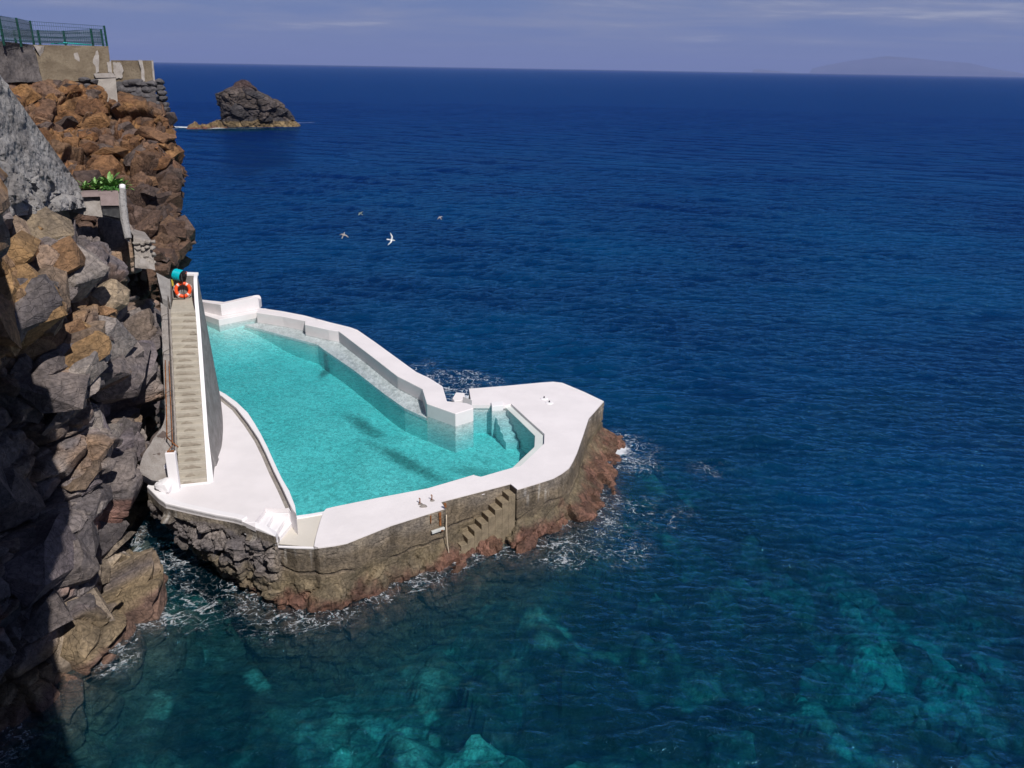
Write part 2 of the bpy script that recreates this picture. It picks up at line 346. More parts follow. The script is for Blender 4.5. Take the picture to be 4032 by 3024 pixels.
def water_mat(name, scatter, ripple, fres_cap, absorb, dens, sea=False):
    m, g = new_mat(name); p = g.pos()
    geo = g.N('ShaderNodeNewGeometry')
    if sea:
        nb = g.noise(g.mapping(p, (1.0, 1.7, 1.0), rot=(0, 0, R(-14))), 1.5, 6, 0.62, 0.6)
        nl = g.noise(g.mapping(p, (0.5, 1.3, 1.0), rot=(0, 0, R(-8))), 0.13, 5, 0.65, 0.3)
        hgt = g.math('ADD', g.math('MULTIPLY', nb, 0.55), g.math('MULTIPLY', nl, 1.1))
        nrm = g.bump(hgt, 1.0, ripple)
    else:
        nb = g.noise(g.mapping(p, (1.0, 1.3, 1.0)), 2.2, 4, 0.55, 0.8)
        nf = g.noise(g.mapping(p, (1.0, 1.5, 1.0), rot=(0, 0, 0.6)), 7.0, 3, 0.6, 0.5)
        nrm = g.bump(g.math('ADD', nb, g.math('MULTIPLY', nf, 0.4)), 1.0, ripple)
    dotn = g.N('ShaderNodeVectorMath', operation='DOT_PRODUCT'); g.put(dotn.inputs[0], geo.outputs['Incoming']); g.put(dotn.inputs[1], nrm)
    c = g.math('SUBTRACT', 1.0, g.math('ABSOLUTE', dotn.outputs['Value']), clamp=True)
    fr = g.math('MINIMUM', g.math('ADD', 0.02, g.math('MULTIPLY', g.math('POWER', c, 2.5 if sea else 5.0), 0.95 if sea else 0.95)), fres_cap)
    if sea: fr = g.math('MULTIPLY', fr, g.ramp(g.attr('far'), 0.0, 1.0, 1.0, 0.50, False))
    gl = g.N('ShaderNodeBsdfGlossy'); gl.inputs[0].default_value = (0.22, 0.70, 1.0, 1) if sea else (1, 1, 1, 1); gl.inputs['Roughness'].default_value = 0.06 if sea else 0.03
    g.put(gl.inputs['Normal'], nrm)
    tr = g.N('ShaderNodeBsdfTransparent')
    df = g.N('ShaderNodeBsdfDiffuse')
    mx = g.N('ShaderNodeMixShader')
    if sea:
        shal = g.attr('shallow'); far = g.attr('far')
        patch = g.ramp(g.noise(p, 0.035, 5, 0.6), 0.35, 0.7)
        deep = g.mix(patch, scatter[0], scatter[1])
        deep = g.mix(far, deep, scatter[3])
        g.put(df.inputs[0], g.mix(shal, deep, scatter[2]))
        g.put(df.inputs['Normal'], nrm)
        mx_f = g.ramp(shal, 0.0, 1.0, 0.95, 0.17, False)
        g.put(mx.inputs[0], mx_f)
    else:
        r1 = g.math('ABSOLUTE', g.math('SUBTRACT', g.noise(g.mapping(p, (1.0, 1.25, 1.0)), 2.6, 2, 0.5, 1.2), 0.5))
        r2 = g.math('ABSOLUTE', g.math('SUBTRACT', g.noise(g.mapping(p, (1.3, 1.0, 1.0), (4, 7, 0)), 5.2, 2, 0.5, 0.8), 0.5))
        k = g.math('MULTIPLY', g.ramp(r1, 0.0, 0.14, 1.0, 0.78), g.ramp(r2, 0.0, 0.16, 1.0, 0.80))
        g.put(tr.inputs[0], g.comb(k, k, k))  # tint web in the surface imitates caustic light flecks on the floor
        df.inputs[0].default_value = (*scatter, 1); mx.inputs[0].default_value = 0.06
    g.l.new(tr.outputs[0], mx.inputs[1]); g.l.new(df.outputs[0], mx.inputs[2])
    top = g.N('ShaderNodeMixShader'); g.put(top.inputs[0], fr); g.l.new(mx.outputs[0], top.inputs[1]); g.l.new(gl.outputs[0], top.inputs[2])
    out = top.outputs[0]
    if sea:
        fm = g.attr('foam'); warp = g.mapping(p, (1.0, 1.35, 0), rot=(0, 0, 0.3))
        def ridge(sc, dist, off):
            n = g.noise(g.mapping(warp, (1, 1, 1), off), sc, 3, 0.5, dist); return g.math('ABSOLUTE', g.math('SUBTRACT', n, 0.5))
        brk = g.noise(p, 0.9, 5, 0.65)
        th = g.math('MULTIPLY', fm, g.ramp(brk, 0.28, 0.58))
        f1 = g.ramp(g.math('DIVIDE', ridge(0.62, 1.8, (0, 0, 0)), g.math('ADD', g.math('MULTIPLY', th, 0.040), 0.0005)), 0.5, 1.1, 1.0, 0.0)
        f2 = g.ramp(g.math('DIVIDE', ridge(1.9, 1.2, (5, 2, 0)), g.math('ADD', g.math('MULTIPLY', th, 0.034), 0.0005)), 0.5, 1.1, 1.0, 0.0)
        lines = g.math('MULTIPLY', g.math('MULTIPLY', g.math('MAXIMUM', f1, f2), g.ramp(g.noise(p, 7.0, 4, 0.7), 0.36, 0.60)), g.ramp(th, 0.02, 0.22))
        s1 = g.math('SUBTRACT', g.math('MULTIPLY', fm, 1.12), g.math('ADD', 0.60, g.math('MULTIPLY', g.noise(p, 2.3, 7, 0.75, 1.2), 0.95)))
        sol = g.ramp(s1, -0.06, 0.14)
        cap = g.attr('cap')
        foam = g.math('MAXIMUM', g.math('MULTIPLY', lines, 0.55), g.math('MAXIMUM', g.math('MULTIPLY', sol, 0.95), cap))
        fd = g.N('ShaderNodeBsdfDiffuse'); fd.inputs[0].default_value = (0.62, 0.64, 0.68, 1)
        fx = g.N('ShaderNodeMixShader'); g.put(fx.inputs[0], foam); g.l.new(out, fx.inputs[1]); g.l.new(fd.outputs[0], fx.inputs[2]); out = fx.outputs[0]
    o = g.N('ShaderNodeOutputMaterial'); g.l.new(out, o.inputs['Surface'])
    va = g.N('ShaderNodeVolumeAbsorption'); va.inputs['Color'].default_value = (*absorb, 1); va.inputs['Density'].default_value = dens
    g.l.new(va.outputs[0], o.inputs['Volume'])
    return m

# ------------------------------------------------------------------ levels of the pool (metres above the sea)
W = 2.0; DK = 2.15; BG = 2.04; TR = 2.75; FW = 2.62; FLOOR = 0.72

# pool outline pieces, surveyed from the photograph onto their own levels
R_notch = ap(2, [(1150, 210)], DK)[0]
R_out = ap(8, [(800, 248), (1100, 220), (1200, 213), (1275, 222), (1450, 295), (1612, 372), (1490, 510), (1440, 660), (1395, 790), (1362, 860), (1330, 915), (1270, 960), (1200, 1000), (1060, 1045), (905, 1092)], DK)
REC = ap(8, [(848, 1045), (280, 1192)], DK)            # stair recess, inner corners
N_out = ap(8, [(318, 1245)], DK) + ap(1, [(850, 345), (700, 405), (575, 455), (500, 470), (400, 483)], DK)
SLAB_L = ap(1, [(374, 474), (384, 420), (412, 320), (432, 260), (450, 241)], DK)
N_in = ap(1, [(490, 231), (780, 172), (1080, 115), (1370, 30)], DK) + ap(8, [(545, 975), (610, 990), (740, 952), (870, 915)], DK)
R_in = ap(8, [(930, 905), (1125, 720), (1128, 640), (990, 517), (855, 392)], DK)
R_in2 = ap(2, [(2110, 665), (1770, 655), (1230, 655)], DK)
DECK = [R_notch] + R_out + REC + N_out + SLAB_L + N_in + R_in + R_in2

F_out = ap(5, [(1305, 585), (1560, 622), (1800, 668), (2074, 742)], FW) + ap(7, [(370, 330), (460, 352), (530, 378), (700, 495), (900, 640), (1120, 800), (1250, 860), (1385, 945), (1430, 1095)], FW)
F_blk = ap(2, [(740, 568), (1000, 590), (1090, 600), (1235, 655), (1275, 740), (785, 890), (0, 615)], FW)
F_in = ap(7, [(1180, 972), (1050, 905), (930, 845), (640, 620), (340, 392), (240, 378), (0, 325)], FW) + ap(5, [(1800, 728), (1560, 680), (1270, 637)], FW)
FAR = F_out + F_blk + F_in

COP_O = ap(6, [(660, -75), (800, 0), (905, 75), (1010, 175), (1075, 275), (1130, 370), (1190, 487), (1240, 600), (1285, 697), (1330, 790), (1395, 900), (1450, 1040), (1462, 1122)], TR + 0.12)
COP_I = ap(6, [(600, -60), (690, 0), (760, 45), (890, 150), (1000, 290), (1100, 440), (1170, 580), (1240, 740), (1320, 900), (1395, 1065), (1418, 1112)], TR)
T_out = ap(6, [(1080, 1250), (960, 1195), (880, 1172), (700, 1140), (520, 1100), (370, 1066), (240, 1035), (170, 985), (70, 880), (85, 852), (120, 838)], TR)
TCOR = ap(4, [(520, 1000)], TR - 0.1)[0]
ST_N = [ap(4, [(860, 335), (290, 320), (30, 640)], TR), ap(4, [(520, 390), (300, 770)], TR - 0.18), ap(4, [(790, 520), (575, 875)], TR - 0.36), ap(4, [(955, 660), (640, 1030)], TR - .54)]

pool = thing('sea_pool', 'white seawater pool with curved terrace on a rock platform beside the cliff', 'swimming pool', (-3.5, 31, 0))
bm = bmesh.new(); prism(bm, DECK, 1.97, DK); bm_obj('deck', bm, M['white'], pool, bevel=0.035)
core = [(p[0], p[1]) for p in DECK]
def inset_poly(poly, d):
    A = np.array(poly); out = []
    area = 0.5 * sum(A[i][0] * A[(i + 1) % len(A)][1] - A[(i + 1) % len(A)][0] * A[i][1] for i in range(len(A))); sgn = 1 if area > 0 else -1
    for i in range(len(A)):
        a, b, c = A[i - 1], A[i], A[(i + 1) % len(A)]
        n1 = np.array([-(b - a)[1], (b - a)[0]]) * sgn; n2 = np.array([-(c - b)[1], (c - b)[0]]) * sgn
        n1 = n1 / np.linalg.norm(n1); n2 = n2 / np.linalg.norm(n2); n = n1 + n2; n = n / max(np.linalg.norm(n), 0.3)
        out.append(tuple(b + n * d))
    return out
bm = bmesh.new(); prism(bm, inset_poly(DECK, 0.17), -0.6, 1.968)
BEI = [tuple(at(*zp(1, 150, 462), BG)[:2]), tuple(at(*zp(1, 260, 472), BG)[:2])] + [(p[0] - 0.004, p[1]) for p in SLAB_L] + ap(1, [(435, 259), (350, 272), (265, 285)], BG) + ap(4, [(960, 660), (640, 1090)], BG)
prism(bm, inset_poly(BEI, .17), -0.6, BG - 0.03)
bm_obj('basin_wall', bm, M['white'], pool)
bm = bmesh.new(); prism(bm, inset_poly(BEI, 0.03), BG - 0.03, BG); bm_obj('lower_landing', bm, M['beige'], pool)
# white rim on the pool side and the outer side of the lower landing
rim_in = ap(1, [(262, 284), (350, 272), (436, 257)], BG + .03); rim_in2 = ap(1, [(268, 303), (350, 289), (433, 275)], BG + .03)
rim_out = ap(4, [(600, 1245), (1050, 1262), (1480, 1275)], BG + .03); rim_out2 = ap(4, [(590, 1272), (1050, 1296), (1488, 1308)], BG + .03)
bm = bmesh.new(); prism(bm, rim_in + rim_in2[::-1], BG - .2, BG + .03); bm_obj('pool_side_rim', bm, M['white2'], pool, bevel=0.015); bm = bmesh.new(); prism(bm, rim_out + rim_out2[::-1], BG - .035, BG + .03)
bm_obj('landing_rim', bm, M['white2'], pool, bevel=0.015)
# far wall with the square pier at its end
bm = bmesh.new(); prism(bm, FAR, -0.6, FW); bm_obj('far_wall', bm, M['white'], pool, bevel=0.03)
# bench with its back wall
bs = ap(5, [(640, 640), (860, 715), (1270, 635)], 2.37); bb = ap(5, [(640, 610), (895, 675), (1305, 600)], 2.37)
P0, P1, P2 = [np.array(p) for p in bb]
bm = bmesh.new(); prism(bm, bs + [tuple(P2 + (.35, .25)), tuple(P1 + (0, .4)), tuple(P0 + (-.3, .3))], -0.4, 2.37); bm_obj('bench', bm, M['white'], pool, bevel=0.03)
bm = bmesh.new()
th = np.array((-.05, .5))
prism(bm, [tuple(P0), tuple(P1), tuple(P1 + (0, .62)), tuple(P0 + (-.35, .5))], 2.373, [2.95, 3.08, 3.08, 2.95])
ln = np.linspace(0, 1, 9); hs = [3.08 + .02 * k for k in range(7)] + [3.14, 2.72]
top = [tuple(P1 + (P2 - P1) * t) for t in (0, .2, .4, .6, .8, .9, .95, .985, 1.0)]; hz = [3.08, 3.10, 3.13, 3.15, 3.17, 3.17, 3.14, 3.04, 2.85]
bk = [(p[0] - .02, p[1] + .6) for p in top[::-1]]
prism(bm, top + bk, 2.373, hz + hz[::-1]); bm_obj('back_wall', bm, M['white'], pool, bevel=0.05, seg=3)
# submerged shelf, pool floor, submerged steps, inner ledge
shelf = [tuple(at(*zp(5, *p), W - .07)[:2]) for p in [(1140, 770), (1400, 842), (1650, 910), (1900, 975)]] + [tuple(at(*zp(7, *p), W - .07)[:2]) for p in [(130, 530), (180, 570), (500, 790), (820, 1040), (1000, 1165), (1226, 1268)]]
F_in_r = F_in[:]
bm = bmesh.new(); prism(bm, shelf + [(p[0] + .25, p[1] + .2) for p in F_in_r], W - .22, W - 0.07); bm_obj('submerged_shelf', bm, M['white2'], pool)
SHELF = shelf
def pool_floor_mat():
    m, g = new_mat('pool_floor_paint'); p = g.pos()
    n = g.noise(p, 0.5, 6, 0.62, 0.8); n2 = g.noise(p, 2.3, 5, 0.7, 0.6)
    c = g.mix(g.ramp(n, 0.3, 0.7), (0.46, 0.78, 0.75), (0.62, 0.87, 0.84))
    # algae left where the floor drains: three long dark patches
    st = None
    for (cx, cy, ax, ay, rot, k) in ((-7.0, 35.2, 2.3, .55, -.93, .85), (-4.6, 31.6, 3.2, .55, -.78, .9), (-1.2, 30.6, 1.9, .5, -.2, .55), (-10.5, 42.3, .35, .9, 0, .9), (-2.2, 29.6, 2.0, .5, .3, .5)):
        q = g.mapping(p, (1 / ax, 1 / ay, 0), loc=(0, 0, 0))
        sub = g.N('ShaderNodeVectorMath', operation='SUBTRACT'); g.put(sub.inputs[0], p); sub.inputs[1].default_value = (cx, cy, 0)
        q = g.mapping(g.mapping(sub.outputs[0], (1, 1, 0), rot=(0, 0, -rot)), (1 / ax, 1 / ay, 0))
        ln = g.N('ShaderNodeVectorMath', operation='LENGTH'); g.put(ln.inputs[0], q)
        e = g.math('ADD', ln.outputs['Value'], g.math('MULTIPLY', g.math('SUBTRACT', n2, 0.5), 1.5))
        v = g.ramp(e, 0.2, 1.2, k * .8, 0.0); st = v if st is None else g.math('MAXIMUM', st, v)
    c = g.mix(st, c, (0.05, 0.12, 0.11))
    c = g.mix(g.math('MULTIPLY', g.ramp(n2, 0.6, 0.75), 0.3), c, (0.15, 0.32, 0.30))
    finish(g, principled(g, c, 0.9, None, 0.0)); return m
PW = [(-20.3, 50.2), (-12, 48.2), (-9.3, 44.6), (-3.35, 35.2), (-1.9, 35.9), (.2, 35.5), (1.8, 32.1), (1.65, 30.4), (.2, 28.15), (-1.1, 27.35), (-6.6, 24.85), (-7.4, 24.3), (-12.9, 33.3), (-14.2, 36)]
bm = bmesh.new(); bm.faces.new([bm.verts.new((p[0], p[1], 0)) for p in PW]); bmesh.ops.triangulate(bm, faces=bm.faces)
for _ in range(4): bmesh.ops.subdivide_edges(bm, edges=bm.edges, cuts=1, use_grid_fill=True)
for v in bm.verts: v.co.z = FLOOR + 0.95 * float(sm(np.array(v.co.y + 0.35 * (-v.co.x - 12)), 43.5, 49.5)) + 0.05 * math.sin(v.co.x * 1.3) * math.cos(v.co.y * .9)
FM = pool_floor_mat(); bm_obj('pool_floor', bm, FM, pool, smooth=True)
bm = bmesh.new(); prism(bm, [(p[0] + .01, p[1] + .01) for p in SHELF] + [(p[0] + .25, p[1] + .2) for p in F_in_r], -0.3, W - 0.221); bm_obj('shelf_wall', bm, FM, pool)
bm = bmesh.new()
s0 = [np.array(at(*zp(2, *p), W - .1)[:2]) for p in ((1780, 745), (2120, 720))]; sd = np.array((.30, -.86)); sd /= np.linalg.norm(sd)
for k in range(5):
    a, b = s0[0] + sd * .42 * k, s0[1] + sd * .42 * k; prism(bm, [tuple(a), tuple(b), tuple(b + sd * .42), tuple(a + sd * .42)], 0.2, W - .12 - .2 * k)
bm_obj('submerged_steps', bm, M['white2'], pool)
led_o = R_in + R_in2[:1]
led_i = [tuple(at(*zp(8, *p), W + .03)[:2]) for p in [(862, 918), (1045, 745), (1050, 655), (930, 537), (815, 428), (800, 410)]]
bm = bmesh.new(); prism(bm, led_i[::-1] + [(p[0] + .03, p[1] + .02) for p in ap(8, [(930, 905), (1125, 720), (1128, 640), (990, 517), (855, 392), (812, 385)], DK)], 0.2, W + 0.03); bm_obj('inner_ledge', bm, M['wet'], pool, bevel=0.015)
l2 = ap(2, [(2100, 690), (1230, 690), (1225, 650), (2100, 650)], W + .06); bm = bmesh.new(); prism(bm, l2, 0.2, W + .06)
bl = ap(2, [(1775, 690), (2085, 660), (2075, 548), (1750, 575)], DK + .09); prism(bm, bl, 0.2, DK + .09); bm_obj('ladder_sill', bm, M['white2'], pool, bevel=0.02)
# ramp between pier and deck, and the small detached block in the notch
rp = ap(2, [(985, 590), (1235, 657), (1160, 480), (1040, 470)], 2.3)
bm = bmesh.new(); prism(bm, rp, 1.0, [FW - .01, FW - .06, DK + .01, DK + .01]); bm_obj('ramp', bm, M['white'], pool, bevel=0.02)
ck = ap(2, [(795, 305), (1035, 322), (1030, 440), (950, 520), (750, 545), (700, 470)], 2.2)
bm = bmesh.new(); prism(bm, ck, -0.5, 2.2); bm_obj('notch_block', bm, M['white'], pool, bevel=0.03)
# curved terrace
TERR = [ST_N[0][0], ST_N[0][1], ST_N[0][2]] + T_out + [(-13.6, 26.2), (-13.8, 29), (-14.9, 33.6), (-15.2, 35.5), (-14.4, 35.6)] + COP_I[:-1]
bm = bmesh.new(); prism(bm, TERR, TR - .16, TR); bm_obj('terrace', bm, M['white'], pool)
CP = COP_O + COP_I[::-1]
bm = bmesh.new(); prism(bm, [(p[0], p[1]) for p in COP_O] + [(p[0] + .035, p[1] + .015) for p in COP_I[::-1]], -0.5, TR + .12); bm_obj('terrace_coping', bm, M['white2'], pool, bevel=0.03)
gr = COP_I[:-1]; gw = [(p[0] + .04, p[1] + .03) for p in gr]
bm = bmesh.new(); prism(bm, gr + [(p[0] - .11, p[1] - .05) for p in gr[::-1]], TR - .01, TR + .004); bm_obj('drain_channel', bm, M['light_conc'], pool)
bm = bmesh.new()
for k in range(3):
    a = ST_N[k][-2:]; b = ST_N[k + 1]
    prism(bm, [a[0], a[1], b[1], b[0]], 1.7 - .01 * k, TR - .18 * (k + 1))
sr = ap(4, [(290, 320)], TR) + ap(4, [(520, 390)], TR - .18) + ap(4, [(790, 520)], TR - .36) + ap(4, [(955, 660)], TR - .54) + ap(4, [(1010, 640)], TR - .5) + ap(4, [(965, 470)], TR - .12) + ap(4, [(880, 320)], TR)
prism(bm, sr, 1.66, [TR - .002, TR - .175, TR - .35, TR - .6, TR - .5, TR - .12, TR - .002])
prism(bm, [ST_N[0][0], ST_N[0][1], ST_N[0][2], tuple(np.array(ST_N[0][2]) + (-.45, .1)), tuple(np.array(ST_N[0][1]) + (-.4, .45)), tuple(np.array(ST_N[0][0]) + (-.1, .45))], 1.75, TR - .161)
bm_obj('landing_steps', bm, M['white2'], pool, bevel=0.04, seg=3)
kb = ap(4, [(0, 650), (280, 770), (560, 870), (640, 1090), (555, 1215)], TR - .3); ko = ap(4, [(520, 1000), (0, 800)], TR - .1)
bm = bmesh.new(); prism(bm, [T_out[1], tuple(at(*zp(4, 40, 660), TR)[:2])] + ap(4, [(330, 790)], TR - .1) + ap(4, [(585, 890)], TR - .2) + [TCOR], TR - .5, [TR + .02, TR + .02, TR - .08, TR - .22, TR - .12])
bm_obj('step_kerb', bm, M['white2'], pool, bevel=0.03)
# low rounded kerb along the outer rim of the terrace
ke = T_out[1:10]; kn = [np.array(p) for p in ke]
kin = []
for i, p in enumerate(kn):
    d = kn[min(i + 1, len(kn) - 1)] - kn[max(i - 1, 0)]; d /= np.linalg.norm(d); nn = np.array([d[1], -d[0]])
    if nn @ (np.array((-10.5, 27)) - p) < 0: nn = -nn
    kin.append(tuple(p + nn * (.34 if i > 4 else .26)))
bm = bmesh.new(); prism(bm, ke + kin[::-1], TR - .12, TR + .07); bm_obj('terrace_kerb', bm, M['white2'], pool, bevel=0.05, seg=3)
# pink-brown concrete/rock skin right round the outside: contour x height sheet
cont = [R_notch] + R_out + REC + N_out + ap(4, [(1490, 1320), (1050, 1310), (580, 1235)], BG) + [TCOR] + T_out[1:10]
off0 = []
for p in cont:
    x_, y_ = p
    d = 0.45
    if x_ > 2.3: d = 1.3 + .4 * math.sin(y_ * 1.7)
    if -2.6 < x_ < .5 and y_ < 28: d = .80
    if x_ < -7.4: d = lerp(.15, -1.7, sm(np.array(-x_), 8.2, 12.0))
    off0.append(float(d))
ztop = [DK - .03] * (1 + len(R_out) + len(REC) + len(N_out)) + [BG - .03] * 3 + [TR - .13] * 10
full = np.array([(p[0], p[1], o, zt) for p, o, zt in zip(cont, off0, ztop)])
NCOL = 900; A = resample(full, NCOL); dA = np.gradient(A[:, :2], axis=0); dA /= np.maximum(np.linalg.norm(dA, axis=1, keepdims=True), 1e-6)
nrm2 = np.stack([-dA[:, 1], dA[:, 0]], -1)
k_ = np.ones(15) / 15
cen = np.array((-3.5, 30.5)); flip = np.sign(((A[:, :2] - cen) * nrm2).sum(1)); flip[flip == 0] = 1
# contour runs clockwise seen from above, so the outside is on its left-hand normal
nrm2 = nrm2 if np.median(((A[:, :2] - cen) * nrm2).sum(1)) > 0 else -nrm2
nsm = np.stack([np.convolve(np.pad(nrm2[:, k], 7, mode='edge'), k_, 'valid') for k in (0, 1)], -1); nsm /= np.linalg.norm(nsm, axis=1, keepdims=True)
NROW = 104; sk = np.zeros((NROW, NCOL, 3)); vv = np.linspace(0, 1, NROW)
left = sm(-A[:, 0], 7.35, 7.8)
for r_ in range(NROW):
    zz_ = A[:, 3] + (-3.6 - A[:, 3]) * vv[r_] ** 1.15
    brk = lerp(0.80, 2.35, left)
    t_ = np.clip((brk - zz_) / brk, 0, 2.0)
    bulge = np.where(A[:, 2] > 0, A[:, 2] * np.minimum(t_, 1) ** 1.4 + np.maximum(t_ - 1, 0) * .4, A[:, 2] * np.minimum(t_, 1.0) ** 1.1 + 0.35 * np.sin(np.clip(t_, 0, 1) * 3.14) * left)
    nn_ = nrm2 * (1 - sm(t_, 0, .25))[:, None] + nsm * sm(t_, 0, .25)[:, None]
    sk[r_, :, :2] = A[:, :2] + nn_ * (0.018 + bulge)[:, None]; sk[r_, :, 2] = zz_
flat = sk.reshape(-1, 3)
rocky = (np.clip(.92 - flat[:, 2], 0, 1) * 1.05 + np.tile(left, NROW) * sm(2.35 - flat[:, 2], 0, .2)).clip(0, 1)
hb, rn = blocky(flat, [((1.1, 1.1, .6), .16, .25, .10), ((.34, .34, .28), .05, .10, .04)], 31)
hc = fbm(flat, .5, 5, 4) * .018
crk = fbm(np.stack([flat[:, 0], flat[:, 1], flat[:, 2] * 0 + 3], -1), 1.5, 77, 4) * .22
line = np.exp(-((flat[:, 2] - (1.0 + crk)) / .035) ** 2) * sm(vnoise(flat * (1, 1, 0), .9, 44), -.25, .1)
line2 = np.exp(-((flat[:, 2] - (1.78 + crk * .5)) / .025) ** 2) * sm(vnoise(flat * (1, 1, 0), .7, 48), .05, .3)
nd = normals(sk).reshape(-1, 3); outw = np.tile(nsm, (NROW, 1)); sg = np.sign((nd[:, :2] * outw).sum(1)); nd *= np.where(sg == 0, 1, sg)[:, None]
disp = hc + rocky * hb + fbm(flat, .18, 15, 3) * .045 * rocky - .10 * line - .04 * line2
edge_fade = sm(np.repeat(vv, NCOL), 0.0, .045); disp *= edge_fade
skd = (flat + nd * disp[:, None])
c_conc = np.array((.205, .165, .118)); c_top = np.array((.25, .215, .175)); c_rock = np.array((.175, .155, .15)); c_yel = np.array((.160, .130, .082)); c_pink = np.array((.150, .074, .056)); c_dark = np.array((.05, .04, .04))
zf_ = flat[:, 2] + fbm(flat, .8, 61, 3) * .22
col = c_conc + (c_top - c_conc) * sm(zf_, 1.5, 2.0)[:, None]
col = col * (1 + .22 * fbm(flat, .6, 62, 4))[:, None]
drip = sm(fbm(flat * (1, 1, .12), .09, 64, 2), .35, .7) * sm(flat[:, 2], 1.1, 1.9) * sm(vnoise(flat * (1, 1, 0), 1.6, 66), .1, .45)
col = col + (np.array((.55, .53, .50)) - col) * (drip * .6)[:, None]
gd = sm(fbm(flat * (1, 1, .25), .22, 67, 3), .1, .6); col = col * (1 - .35 * gd * sm(flat[:, 2], 0.9, 1.6))[:, None]
lf = np.tile(left, NROW)
rcol = c_rock * (0.75 + .5 * rn[0][0][:, 4])[:, None]
col = col + (rcol - col) * (lf * sm(2.36 - zf_, 0, .1))[:, None]
yel = sm(1.25 - zf_, 0, .4) * (1 - .35 * rn[1][0][:, 3]); col = col + (c_yel * (.7 + .6 * rn[1][0][:, 4])[:, None] - col) * (yel * .85)[:, None]
pk = sm(.40 + .18 * (1 - lf) + .22 * sm(flat[:, 0], -1, 2.5) - zf_ + .25 * fbm(flat, .5, 68, 3), 0, .5); col = col + (c_pink * (.45 + 1.0 * rn[1][0][:, 5] * (1 + .5 * fbm(flat, .15, 69, 3)))[:, None] - col) * (pk * .85)[:, None]
col = col + (c_dark - col) * np.clip(line * .85 + line2 * .5, 0, 1)[:, None]
me = grid_mesh('rocky_base', skd.reshape(NROW, NCOL, 3), np.clip(col, .01, 1), smooth=False)
link('rocky_base', me, M['shore'], pool)
# concrete steps in the recess going down into the water
r0 = np.array(at(*zp(3, 1935, 110), DK)[:2]); r1 = np.array(at(*zp(3, 790, 430), DK)[:2]); i0 = np.array(REC[0]); i1 = np.array(REC[1])
du_ = (r1 - r0) / np.linalg.norm(r1 - r0); dn_ = (i0 - r0) - ((i0 - r0) @ du_) * du_
bm = bmesh.new()
for k in range(10):
    zt = DK - .2 - .215 * k
    a = r0 + du_ * (.02 + .29 * k); b = a + du_ * .292
    bx = [tuple(a - dn_ * .02 * (k % 3)), tuple(a + dn_), tuple(b + dn_), tuple(b - dn_ * .02 * ((k + 1) % 3))]
    prism(bm, bx, -0.8, zt)
o = bm_obj('sea_steps', bm, concrete_mat('worn_step_concrete', (.20, .16, .11), (.31, .25, .17), 2.5, .03, .55), pool, bevel=0.02)

# ------------------------------------------------------------------ pool water
pwm = bmesh.new()
vs = [pwm.verts.new((p[0], p[1], W)) for p in PW]; pwm.faces.new(vs)
o = bm_obj('pool_water', pwm, water_mat('pool_water_surface', (.05, .42, .42), .02, .22, (.10, .845, .875), .44), None); struct(o, 'clear turquoise water filling the pool')

# ------------------------------------------------------------------ sea
def seg_dist(P, poly, closed=False):
    A = np.asarray(poly, float)[:, :2]; B = np.roll(A, -1, 0) if closed else A[1:]
    if not closed: A = A[:-1]
    P = P[:, :2]; best = np.full(len(P), 1e9)
    for a, b in zip(A, B):
        d = b - a; t = np.clip(((P - a) @ d) / max(d @ d, 1e-9), 0, 1); q = a + t[:, None] * d
        best = np.minimum(best, np.hypot(P[:, 0] - q[:, 0], P[:, 1] - q[:, 1]))
    return best
shore_line = [tuple(p) for p in cont]
cliff_line = [(-13.6, 14.5), (-12.6, 18.2), (-11.9, 19.7), (-11.9, 22.6), (-12.6, 24.0), (-14, 26), (-13.4, 28)]
stack_line = [(-96, 236), (-91, 234.3), (-86, 232), (-80, 231.5), (-74.5, 233), (-71, 236)]
WAV = []
for k in range(84):
    lam = 0.45 * (10.0 / 0.45) ** (rng.random() ** 1.5)
    th_ = R(-97) + rng.normal(0, R(19)) + (R(-10) if lam > 3 else 0)
    kk = 2 * math.pi / lam; amp = 0.0095 * lam ** 0.52 * (0.5 + rng.random())
    WAV.append((lam, kk * math.cos(th_), kk * math.sin(th_), amp, rng.random() * 6.283))
na = 640; th0 = np.linspace(R(90 + 58), R(90 - 52), na)
rr = [9.0]
while rr[-1] < 150: rr.append(rr[-1] * 1.0031)
while rr[-1] < 420: rr.append(rr[-1] * 1.0065)
while rr[-1] < 42000: rr.append(rr[-1] * 1.022)
rr = np.array(rr); Rr, Th = np.meshgrid(rr, th0, indexing='ij')
X = Rr * np.cos(Th); Y = Rr * np.sin(Th); Z = np.zeros_like(X); sp = Rr * abs(th0[1] - th0[0]); sp = np.maximum(sp, np.gradient(rr)[:, None])
P2 = np.stack([X.ravel(), Y.ravel()], -1)
near = np.where(rr < 900)[0][-1] + 1
dsh = np.full(X.shape, 1e3); nn_ = np.where(rr < 130)[0][-1] + 1
dsh[:nn_] = np.minimum(seg_dist(P2[:nn_ * na], shore_line), seg_dist(P2[:nn_ * na], cliff_line)).reshape(nn_, na)
P3 = np.stack([X.ravel(), Y.ravel(), np.zeros(X.size)], -1)
gust = np.ones_like(X); gust[:near] = 1 + .45 * fbm(P3[:near * na], 26, 301, 3).reshape(near, na)
calm = 0.35 + 0.65 * sm(dsh, 1.0, 9.0)
for lam, kx, ky, a_, ph in WAV:
    fade = np.clip((lam / sp[:near] - 2.2) / 3.0, 0, 1)
    w_ = np.sin(kx * X[:near] + ky * Y[:near] + ph + .6 * np.sin(.21 * kx * Y[:near] - .17 * ky * X[:near] + ph * 3))
    Z[:near] += a_ * (w_ + (.45 * w_ * w_ - .22)) * fade * gust[:near] * calm[:near]
Z[:near] -= Z[:near].mean()
